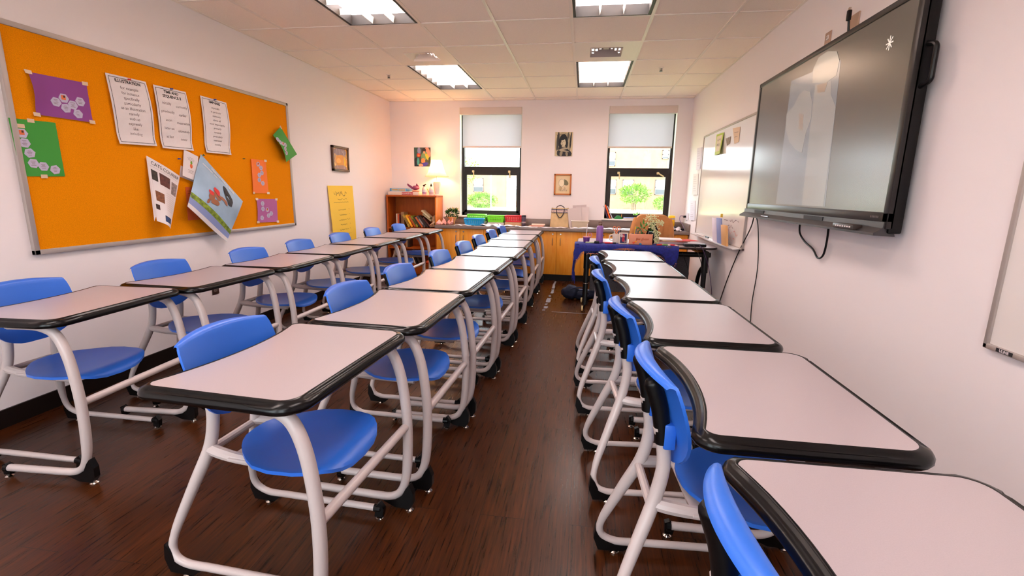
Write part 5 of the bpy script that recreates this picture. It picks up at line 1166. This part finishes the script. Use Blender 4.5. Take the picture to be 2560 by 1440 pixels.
# chair with the tan blazer
t = thing('office_chair', 'black office chair behind the teacher table wearing the tan blazer', 'chair', (.86, 6.22, 0))
mb = MB(); box(mb, -.19, .19, -.02, .035, .56, .99, .03, seg=3); obj('backrest', mb, pm('black_fabric', (22, 20, 22), rough=.9), t)
mb = MB(); box(mb, -.23, .23, -.44, .02, .43, .5, .03, seg=3); obj('seat', mb, pm('black_fabric_seat', (24, 22, 24), rough=.9), t)
mb = MB(); tube(mb, [(0, .03, .6), (0, .06, .44), (0, -.1, .42)], .018, 8); tube(mb, [(0, -.2, .43), (0, -.2, .1)], .025, 12); obj('column', mb, BLKM, t)
for k in range(5):
    a = 2*math.pi*k/5+.3; mb = MB(); tube(mb, [(0, -.2, .12), (.26*math.cos(a), -.2+.26*math.sin(a), .075)], lambda q: .02-.006*q, 8); lg = obj('leg', mb, BLKM, t)
    mb = MB(); tube(mb, [(.265*math.cos(a)-.014, -.2+.265*math.sin(a), .027), (.265*math.cos(a)+.014, -.2+.265*math.sin(a), .027)], .027, 14); obj('caster', mb, BLACK, lg)
TAN = mat('tan_wool', (204, 138, 84), .9, nz=.06, ns=20, bump=.2)
t = thing('blazer', 'tan blazer draped over the back of the teacher chair', 'jacket', (.86, 6.22, .55))
mb = MB(); vs = []; nx, nz_ = 24, 14
for lay in (0, 1):
    for j in range(nz_+1):
        for i in range(nx+1):
            a = 2*i/nx-1; b = j/nz_; z = .478-.40*b; hw = .205+.035*b-.03*max(0, .25-b)*4*.6
            x = a*hw; y = -.055-.03*math.cos(a*1.4)*(1-.3*b)-.008*math.sin(a*11+b*3)*b
            if lay: y = .075
            z -= .05*max(0, abs(a)-.75)**1.3*4*(1-b)
            vs.append((x, y, z))
n1 = (nx+1)*(nz_+1); fs = []
for i in range(nx):
    for j in range(nz_):
        a = (2*(i+.5)/nx-1); b = (j+.5)/nz_
        if abs(a+.0) < .42*(1-abs(b-.62)/.55) and .2 < b: continue
        q = j*(nx+1)+i; fs.append((q, q+1, q+nx+2, q+nx+1))
for j in range(nz_):
    for i in range(nx): q = n1+j*(nx+1)+i; fs.append((q, q+nx+1, q+nx+2, q+1))
for i in range(nx): fs.append((i, n1+i, n1+i+1, i+1))
for j in range(nz_):
    q = j*(nx+1); fs.append((q, q+nx+1, n1+q+nx+1, n1+q)); q += nx; fs.append((q, n1+q, n1+q+nx+1, q+nx+1))
mb.add(vs, fs); obj('jacket_body', mb, TAN, t, ang=60)
for s in (-1, 1):
    mb = MB(); prism(mb, [(s*.02, .43), (s*.11, .4), (s*.125, .27), (s*.09, .25), (s*.11, .2), (s*.06, .02), (s*.085, .22)], 1, -.103, -.092); obj('lapel', mb, TAN, t)
    mb = MB(); tube(mb, spline([(s*.185, -.01, .43), (s*.225, -.02, .3), (s*.235, -.03, .15), (s*.225, -.035, .0)], 5), lambda q: .045-.008*q, 12); obj('sleeve', mb, TAN, t)

# ------------------------------------------------------------------ right wall
def screen_mat():
    m = mat('glossy_screen', (46, 40, 36), .24, spec=1.0, emit=.035, ecol=(168, 150, 134))
    m.node_tree.nodes['Principled BSDF'].inputs['Coat Weight'].default_value = .3; m.node_tree.nodes['Principled BSDF'].inputs['Coat Roughness'].default_value = .25
    return m
XT = RX-.1; Y0, Y1, Z0, Z1 = 2.40, 4.335, 1.115, 2.165
t = thing('tv_screen', 'very large black-framed interactive screen mounted on the wall', 'screen', (RX, (Y0+Y1)/2, (Z0+Z1)/2))
def L_(x, y, z): return (x-RX, y-(Y0+Y1)/2, z-(Z0+Z1)/2)
def lbox(mb, x0, x1, y0, y1, z0, z1, bev=0):
    a = L_(x0, y0, z0); b = L_(x1, y1, z1); box(mb, a[0], b[0], a[1], b[1], a[2], b[2], bev)
mb = MB(); lbox(mb, XT+.012, XT+.07, Y0, Y1, Z0+.01, Z1, .008); obj('housing', mb, BLACK, t)
mb = MB(); FRM = mat('dark_bezel', (40, 36, 36), .35, metal=.3)
lbox(mb, XT, XT+.03, Y0, Y1, Z1-.03, Z1, .004); lbox(mb, XT, XT+.03, Y0, Y1, Z0+.06, Z0+.105, .004); lbox(mb, XT, XT+.03, Y0, Y0+.04, Z0+.03, Z1, .004); lbox(mb, XT, XT+.03, Y1-.028, Y1, Z0+.03, Z1, .004); obj('frame', mb, FRM, t)
mb = MB(); lbox(mb, XT+.006, XT+.0125, Y0+.03, Y1-.02, Z0+.1, Z1-.02); scr = obj('screen', mb, screen_mat(), t, smooth=False)
def glow(c, e): return mat('screen_picture', tuple(int(q*.65) for q in c), .24, spec=1.0, coat=.3, emit=e*1.7, ecol=(max(90, c[0]+60), max(90, c[1]+60), max(90, c[2]+60)))
def sp(pts, c, e, k):
    mb = MB(); x = XT+.0055-.0004*k; mb.add([L_(x, y, z) for y, z in pts], [tuple(range(len(pts)))]); obj('screen_image', mb, glow(c, e), scr, smooth=False)
sp([(3.72, 2.06), (3.06, 2.03), (3.0, 1.23), (3.72, 1.23)], (74, 74, 78), .105, 0)
sp([(3.339, 1.96), (3.14, 1.94), (3.12, 1.86), (3.04, 1.78), (3.02, 1.23), (3.30, 1.23), (3.33, 1.75)], (92, 84, 78), .13, 1)
sp([(3.38, 1.975), (3.395, 2.06), (3.34, 2.115), (3.232, 2.12), (3.12, 2.09), (3.075, 2.03), (3.085, 1.955), (3.2, 1.94)], (96, 86, 74), .15, 2)
sp([(3.483, 1.956), (3.40, 1.93), (3.349, 1.86), (3.331, 1.76), (3.38, 1.68), (3.40, 1.56), (3.496, 1.585), (3.62, 1.65), (3.71, 1.745), (3.729, 1.847), (3.626, 1.88), (3.556, 1.942)], (92, 84, 78), .13, 2)
sp([(3.31, 1.95), (3.18, 1.94), (3.2, 1.89), (3.29, 1.9)], (110, 80, 60), .1, 3)
sp([(3.52, 1.82), (3.45, 1.8), (3.43, 1.7), (3.5, 1.72)], (110, 86, 70), .1, 3)
mb = MB()
for k in range(4):
    a = math.pi*k/4; dy, dz = .028*math.cos(a), .032*math.sin(a); mb.add([L_(XT+.0045, 2.615+dy-dz*.1, 1.99+dz+dy*.1), L_(XT+.0045, 2.615+dy+dz*.1, 1.99+dz-dy*.1), L_(XT+.0045, 2.615-dy+dz*.1, 1.99-dz-dy*.1), L_(XT+.0045, 2.615-dy-dz*.1, 1.99-dz+dy*.1)], [(0, 1, 2, 3)])
obj('screen_emblem', mb, mat('emblem', (190, 180, 170), .4, emit=.3), scr, smooth=False)
mb = MB(); pr = [(-.0, .06), (-.045, .055), (-.05, .03), (-.048, .005), (0, 0)]; vs = []
prism(mb, [(XT+.03-RX, Z0+.065-(Z0+Z1)/2), (XT-.004-RX, Z0+.062-(Z0+Z1)/2), (XT-.006-RX, Z0+.035-(Z0+Z1)/2), (XT-.042-RX, Z0+.012-(Z0+Z1)/2), (XT-.042-RX, Z0-(Z0+Z1)/2), (XT+.05-RX, Z0-.004-(Z0+Z1)/2)], 1, Y0-(Y0+Y1)/2+.012, Y1-(Y0+Y1)/2+.02); obj('speaker_tray', mb, mat('tray_grey', (62, 58, 60), .4, metal=.2), t)
for a, b in ((3.9, 4.1), (2.98, 3.22)): mb = MB(); lbox(mb, XT-.0085, XT-.005, a, b, Z0+.036, Z0+.058); obj('speaker_grille', mb, pm('grille_dark', (40, 38, 42)), t)
mb = MB(); tube(mb, [L_(XT-.036, 3.72, Z0+.021), L_(XT-.036, 3.86, Z0+.021)], .005, 8); tag(obj('stylus', mb, pm('silver_stylus', (170, 166, 170), metal=.7, rough=.3), loc=(RX, (Y0+Y1)/2, (Z0+Z1)/2)), 'slim silver stylus lying in the screen tray', 'stylus')
mb = MB(); lbox(mb, XT-.06, XT-.012, 2.56, 2.75, Z0+.014, Z0+.04, .005); rc = obj('control_panel', mb, pm('bronze_panel', (60, 50, 46), rough=.35), t)
for k in range(7): mb = MB(); lbox(mb, XT-.0615, XT-.059, 2.575+.022*k, 2.587+.022*k, Z0+.024, Z0+.031); obj('button', mb, PAPER, rc, smooth=False)
mb = MB()
for k in range(6): lbox(mb, XT-.0008, XT+.001, 2.47+.011*k, 2.477+.011*k, Z0+.078, Z0+.088)
obj('logo', mb, pm('faint_logo', (90, 80, 80)), t)
mb = MB(); tube(mb, fillet([L_(XT+.04, Y0+.01, 1.93), L_(XT+.045, Y0-.05, 1.915), L_(XT+.045, Y0-.05, 1.77), L_(XT+.04, Y0+.01, 1.755)], .02, 5), .011, 10); obj('handle', mb, BLACK, t)
mb = MB(); lbox(mb, XT+.07, RX-.001, 2.9, 3.85, 1.4, 1.9); obj('wall_mount', mb, BLKM, t, smooth=False)
for k, (pts, r, lb) in enumerate((([(RX-.03, 4.60-.27, 1.12), (RX-.02, 4.42, 1.0), (RX-.012, 4.7, .75), (RX-.01, 4.95, .45), (RX-.01, 5.15, .15), (RX-.01, 5.25, .02)], .005, 'black cable slanting down the wall toward the teacher table'),
    ([(RX-.03, 4.28, 1.12), (RX-.012, 4.25, 1.0), (RX-.01, 4.17, .7), (RX-.01, 4.2, .4), (RX-.01, 4.18, .2), (RX-.01, 4.17, .02)], .004, 'black cable hanging straight down from the screen corner'),
    ([(RX-.05, 3.40, 1.13), (RX-.03, 3.43, 1.05), (RX-.025, 3.36, 1.0), (RX-.02, 3.24, .96), (RX-.02, 3.16, .915), (RX-.02, 3.10, .94), (RX-.025, 3.07, 1.02), (RX-.05, 3.02, 1.13)], .006, 'thick black cable loop hanging under the big screen'))):
    c0 = Vector(pts[0]); t = thing('cable', lb, 'cable', c0, group='cables hanging from the big screen'); mb = MB(); tube(mb, spline([Vector(p)-c0 for p in pts], 10), r, 8); obj('cord', mb, BLACK, t)
outlet('wall_outlet', 'data wall plate peeking above the big screen', (RX, 3.47, 2.235), '-x', pm('tan_plate', (186, 150, 130), rough=.4), PAPER)
t = thing('cable_plate', 'wall plate with a black plug pointing up above the screen', 'wall plate', (RX, 3.17, 2.235)); mb = MB(); box(mb, -.008, 0, -.05, .05, -.06, .06, .002); obj('plate', mb, pm('tan_plate2', (196, 160, 136), rough=.4), t)
mb = MB(); tube(mb, [(-.03, -.01, -.05), (-.04, -.015, .02)], .006, 8); box(mb, -.055, -.035, -.03, -.008, .02, .075, .004); obj('plug', mb, BLACK, t)
mb = MB(); box(mb, -.05, -.04, -.025, -.013, .075, .088); obj('connector', mb, CHROME, t)
# whiteboards
WB = mat('glossy_whiteboard', (232, 224, 220), .16, spec=.6)
def whiteboard(label, y0, y1, z0, z1, tray, lab=None):
    yc, zc = (y0+y1)/2, (z0+z1)/2; t = thing('whiteboard', label, 'whiteboard', (RX, yc, zc)); hy, hz = (y1-y0)/2, (z1-z0)/2
    mb = MB(); box(mb, -.012, -.001, -hy+.01, hy-.01, -hz+.01, hz-.01); obj('panel', mb, WB, t, smooth=False)
    mb = MB(); f_ = .02
    for a, b, c, d in ((-hy, hy, hz-f_, hz), (-hy, hy, -hz, -hz+f_), (-hy, -hy+f_, -hz, hz), (hy-f_, hy, -hz, hz)): box(mb, -.02, 0, a, b, c, d, .004)
    obj('frame', mb, ALU, t)
    if tray: mb = MB(); prism(mb, [(-.02, -hz+.004), (-.085, -hz-.004), (-.088, -hz+.008), (-.084, -hz+.008), (-.078, -hz+.003), (-.02, -hz+.012)], 1, -hy+.06, hy-.05); obj('pen_tray', mb, pm('tray_white', (214, 206, 206), rough=.35), t)
    if lab:
        mb = MB(); box(mb, -.0212, -.0198, -hy+hy*2-.125, hy-.06, -hz+.004, -hz+.017); lb = obj('brand_label', mb, INK, t, smooth=False)
        vs, fs = text2d('ULINE', .014, bold=.0004); mb = MB(); mb.add([(-.0216, hy-.0925-v.x, -hz+.0102+v.y) for v in vs], fs); obj('lettering', mb, PAPER, lb)
    return t
wb = whiteboard('glossy wall whiteboard with notes and a pen tray, behind the big screen', 4.58, 6.48, .79, 2.0, True)
whiteboard('whiteboard with ULINE label cut off by the picture edge', .6, 1.872, .765, 1.985, False, True)
def rsheet(name, label, cat, pts, m, off=.014, fn=lambda s, t: .002, group=None):
    tl, tr, br, bl = [Vector((RX-off, p[0], p[1])) for p in pts]; c = (tl+tr+br+bl)/4; s = Sheet(tl-c, tr-c, br-c, bl-c, (-1, 0, 0), fn); root = thing(name, label, cat, c, 0, group); obj('sheet', s.grid(6, 8), m, root, ang=60); return root, s
r_, s_ = rsheet('note_card', 'lime green bordered note pinned to the wall whiteboard', 'note', [(5.871, 1.951), (5.574, 1.943), (5.554, 1.721), (5.88, 1.724)], pm('lime_paper', (176, 196, 70)), fn=lambda a, b: .004+.03*b*a)
mb = MB(); s_.rect(mb, .12, .1, .85, .85, .0012, 4); obj('inner_card', mb, pm('beige_card', (222, 206, 176)), r_)
mb = MB(); scribble(mb, s_, .25, .75, .3, .06, .006); scribble(mb, s_, .25, .7, .55, .08, .006); obj('handwriting', mb, GINK, r_)
r_, s_ = rsheet('photograph', 'small torn photograph beside the lime green note', 'photo', [(5.49, 1.869), (5.32, 1.872), (5.322, 1.804), (5.426, 1.79)], pm('photo_grey', (140, 120, 104), nz=.5, ns=50))
r_, s_ = rsheet('note_card', 'pale tan note on the whiteboard nearest the screen', 'note', [(5.275, 1.945), (5.034, 1.93), (5.034, 1.789), (5.171, 1.785)], pm('tan_note', (222, 190, 160)))
mb = MB(); scribble(mb, s_, .2, .8, .3, .03, .005); scribble(mb, s_, .2, .7, .6, .03, .005); obj('handwriting', mb, GINK, r_)
mbw = MB(); wsx = Sheet((-.0135, .95, .6), (-.0135, -.95, .6), (-.0135, -.95, -.6), (-.0135, .95, -.6), (-1, 0, 0))
random.seed(11); scribble(mbw, wsx, .64, .9, .8, .012, .006, 14); scribble(mbw, wsx, .72, .82, .84, .02, .006, 10); obj('handwriting', mbw, GINK, wb)
mbw = MB(); scribble(mbw, wsx, .74, .9, .9, .03, .006, 14); scribble(mbw, wsx, .7, .86, .95, .02, .005, 10); obj('handwriting', mbw, pm('pink_marker', (226, 130, 120)), wb)
for k, (pts, c, lb) in enumerate((([(6.86, 1.888), (6.6, 1.88), (6.56, 1.6), (6.74, 1.6)], (214, 196, 206), 'upper curled sheet taped to the wall beside the whiteboard'), ([(6.58, 1.876), (6.5, 1.876), (6.5, 1.607), (6.54, 1.607)], (170, 156, 170), 'narrow dark sheet tucked against the whiteboard frame'),
    ([(6.944, 1.559), (6.66, 1.553), (6.6, 1.281), (6.86, 1.28)], (222, 206, 206), 'middle sheet with red writing taped beside the whiteboard'), ([(7.0, 1.2), (6.7, 1.205), (6.62, .947), (6.86, .937)], (214, 204, 214), 'lowest sheet taped to the wall above the counter end'), ([(7.12, 1.03), (7.03, 1.03), (7.02, .94), (7.11, .93)], (226, 216, 222), 'small printed list taped beside the corner outlet'))):
    r_, s_ = rsheet('wall_sheet', lb, 'paper', pts, pm('taped_sheet', c), off=.002, fn=lambda a, b: .003+.015*b*(1-a), group='sheets taped beside the whiteboard')
    mb = MB()
    for q in range(7): s_.line(mb, .15, .15+.11*q, .55+.08*(q % 4), .15+.11*q, .004, .0014, 1)
    obj('handwriting', mb, pm('faint_writing', (176, 150, 156)), r_)
for k, (y, h_, th, c, a, lb) in enumerate(((5.38, .25, .004, (214, 206, 222), 0, 'pale lilac booklet standing in the whiteboard tray'), (5.17, .26, .012, (134, 146, 196), 0, 'blue covered book standing in the whiteboard tray'), (4.98, .2, .02, (226, 170, 110), 0, 'tan folder standing in the whiteboard tray'))):
    t = thing('booklet', lb, 'book', (RX-.03, y, .80), rot=(0, R(-7), 0), group='booklets in the whiteboard tray'); mb = MB(); box(mb, -.026-th, -.026, -.11, .06, .0, h_, .001); obj('cover', mb, pm('booklet', c), t)
    mb = MB(); box(mb, -.0265, -.024, -.1, .05, .01, h_*.9); obj('back_page', mb, PAPER, t)
mb = MB(); lathe(mb, [(.012, .0), (.012, .03), (.007, .034)], 10); tag(obj('glue_stick', mb, pm('gold_cap', (220, 180, 60)), loc=(RX-.066, 5.165, 1.062)), 'gold topped glue stick standing on the blue booklet', 'glue stick')
t = thing('marker', 'black capped whiteboard marker lying in the tray', 'marker', (RX-.052, 5.72, .808), R(90)); mb = MB(); tube(mb, [(-.06, 0, 0), (.03, 0, 0)], .008, 10); obj('barrel', mb, BLACK, t); mb = MB(); tube(mb, [(.03, 0, 0), (.065, 0, 0)], .009, 10); obj('cap', mb, pm('marker_cap', (30, 30, 40)), t)
t = thing('whiteboard_eraser', 'long white tray strip at the far end of the whiteboard', 'strip', (RX-.05, 6.1, .800)); mb = MB(); box(mb, -.015, .015, -.2, .1, 0, .012, .003); obj('strip_body', mb, PAPER, t)

# ------------------------------------------------------------------ on the floor
t = thing('duffel_bag', 'navy duffel bag slumped on the floor by the table caster', 'bag', (.0, 5.76, 0), R(-6))
NAVY = mat('navy_canvas', (16, 22, 48), .8, nz=.3, ns=20, bump=.3)
mb = MB(); blob(mb, (-.11, 0, .085), (.115, .11, .083), 3, .16, 3, 2.2); blob(mb, (.04, .0, .06), (.16, .1, .06), 5, .14, 3, 2.2); blob(mb, (.17, -.0, .1), (.08, .04, .03), 6, .1, 3); obj('bag_body', mb, NAVY, t, ang=80)
mb = MB(); tube(mb, spline([(-.12, -.08, .13), (-.04, -.12, .165), (.05, -.11, .16), (.12, -.09, .08)], 6), .007, 6); obj('strap', mb, pm('strap_blue', (36, 44, 76)), t)
mb = MB(); box(mb, -.02, .12, -.02, .03, .115, .124, .003); obj('zip_flap', mb, pm('flap_blue', (70, 80, 120)), t)
TP = pm('blue_grey_tape', (140, 146, 160), rough=.5)
random.seed(4)
for k, (y0, y1, x, w_) in enumerate(((6.35, 6.88, -.365, .03), (6.02, 6.28, -.36, .035), (5.82, 5.9, -.375, .03), (5.5, 5.74, -.372, .05), (5.38, 5.44, -.385, .025), (5.2, 5.3, -.375, .045), (5.1, 5.15, -.39, .03))):
    mb = MB(); n = 8; pts = [(x-w_/2+random.uniform(-.006, .006), y0+(y1-y0)*q/n) for q in range(n+1)]+[(x+w_/2+random.uniform(-.006, .006), y1-(y1-y0)*q/n) for q in range(n+1)]
    c = (x, (y0+y1)/2); prism(mb, [(p[0]-c[0], p[1]-c[1]) for p in pts], 2, 0, .0006)
    tag(obj('floor_tape', mb, TP, loc=(c[0], c[1], .0002)), 'worn blue grey tape scrap on the floor, %s from the cabinets' % ORD[k], 'tape', 'tape scraps on the aisle floor')
mb = MB(); prism(mb, [(-.2, -.007), (.2, -.009), (.2, .004), (-.2, .006)], 2, 0, .0006); tag(obj('floor_tape', mb, TP, loc=(-.1, 5.06, .0002)), 'thin tape line on the floor running across to the table caster', 'tape')

# ------------------------------------------------------------------ outside the windows
GZ = -.25
def mbn(name, mb, m, lab, cat, loc=(0, 0, 0), **k): return tag(obj(name, mb, m, loc=loc, **k), lab, cat)
mb = MB(); box(mb, -60, 60, -60, 90, GZ-.1, GZ); g = obj('lawn', mb, mat('grass', (196, 206, 140), .9, nz=.15, ns=3), smooth=False); g['kind'] = 'structure'
BR = mat('pale_brick', (160, 122, 106), .9, nz=.1, ns=2); TR = pm('white_trim_outside', (236, 232, 226)); DW = pm('window_dark', (74, 78, 88), rough=.2)
def house(label, x0, x1, y, z1, wins, loc, band=None):
    t = thing('brick_building', label, 'building', loc); ox, oy, oz = loc
    mb = MB(); box(mb, x0-ox, x1-ox, y-oy, y+6-oy, GZ-oz, z1-oz); obj('wall', mb, BR, t, smooth=False)
    mb = MB(); box(mb, x0-.3-ox, x1+.3-ox, y-.4-oy, y+6.4-oy, z1-oz, z1+.25-oz); obj('roof', mb, TR, t, smooth=False)
    if band: mb = MB(); box(mb, band[0]-ox, band[1]-ox, y-.25-oy, y-oy, band[2]-oz, band[3]-oz); obj('ledge', mb, TR, t, smooth=False)
    for a, b, c, d in wins:
        mb = MB(); box(mb, a-ox, b-ox, y-.06-oy, y-oy, c-oz, d-oz); w_ = obj('window', mb, DW, t, smooth=False)
        mb = MB(); m_ = .07
        for p, q, r, s in ((a, a+m_, c, d), (b-m_, b, c, d), (a, b, c, c+m_), (a, b, d-m_, d), (a, b, (c+d)/2-.03, (c+d)/2+.03)): box(mb, p-ox, q-ox, y-.1-oy, y-.05-oy, r-oz, s-oz)
        obj('window_frame', mb, pm('grey_window_frame', (110, 104, 110)), w_, smooth=False)
        mb = MB(); box(mb, a+m_-ox, b-m_-ox, y-.08-oy, y-.062-oy, (c+d)/2-oz-.2, d-m_-oz); obj('blind', mb, TR, w_, smooth=False)
house('pale brick school wing across the lawn, seen through the window by the screen', 1.2, 14, 48, 6.8, [(2.3, 3.0, 1.15, 2.55), (3.6, 4.65, 1.15, 2.55), (6.65, 7.7, 1.17, 2.57), (7.1, 7.7, 4.5, 5.3), (2.1, 2.8, 3.8, 5.1)], (7, 48, GZ), (2.0, 14, 2.95, 3.2))
house('pale brick low building across the lawn, seen through the window with baskets', -22, -5.6, 47, 3.4, [(-10.9, -9.9, 1.19, 2.5), (-7.4, -6.4, .85, 2.57), (-14, -13, 1.1, 2.5)], (-12, 47, GZ))
LEAF = mat('green_leaf_outside', (120, 160, 66), .7, nz=.4, ns=3)  # one mottled green for the outdoor foliage
def bush(name, label, cat, c, s, n, L, seed, trunk=None):
    t = thing(name, label, cat, (c[0], c[1], GZ)); mb = MB(); leaves(mb, n, (0, 0, c[2]-GZ), s, L, L*.6, seed, up=.2, shell=.55); obj('foliage', mb, LEAF, t, smooth=False)
    if trunk:
        mb = MB()
        for k in range(trunk): tube(mb, spline([(.15*(k-1), 0, 0), (.2*(k-1), .1*k, (c[2]-GZ)*.5), (.5*(k-1), .1, c[2]-GZ)], 4), .05, 6)
        obj('trunk', mb, pm('bark', (120, 96, 80)), t)
bush('shrub', 'tall multi-stemmed shrub on the lawn seen through the window', 'shrub', (4.5, 45, 1.25), (1.45, .9, .85), 1500, .22, 1, 3)
bush('shrub', 'low round shrub beside the multi-stemmed shrub', 'shrub', (7.0, 44.5, .45), (.85, .7, .62), 900, .18, 2)
bush('shrub', 'clipped hedge block below the left building window', 'hedge', (-9.4, 44, .4), (1.5, .7, .7), 1500, .2, 3)
bush('tree', 'small airy tree beyond the left window building', 'tree', (-10.6, 43, 3.0), (1.2, .9, 1.3), 420, .22, 4, 1)
t = thing('lamp_post', 'thin lamp post on the lawn seen through the basket window', 'lamp post', (-7.0, 36, GZ)); mb = MB(); tube(mb, [(0, 0, 0), (0, 0, 4.0)], .05, 8); obj('post', mb, pm('grey_post', (150, 150, 160)), t)
mb = MB(); box(mb, -.35, .25, -.1, .1, 3.98, 4.06); obj('lamp_head', mb, pm('grey_post2', (150, 150, 160)), t, smooth=False)
mb = MB(); box(mb, -60, -9, 30, 33, GZ, GZ+.02); box(mb, -30, 30, -40, FY-.13, GZ, GZ+.02); g2 = obj('path', mb, pm('path_and_bounce_paving', (226, 222, 216)), smooth=False); g2['kind'] = 'structure'  # second slab: unseen pale paving added to bounce daylight up to the ceiling
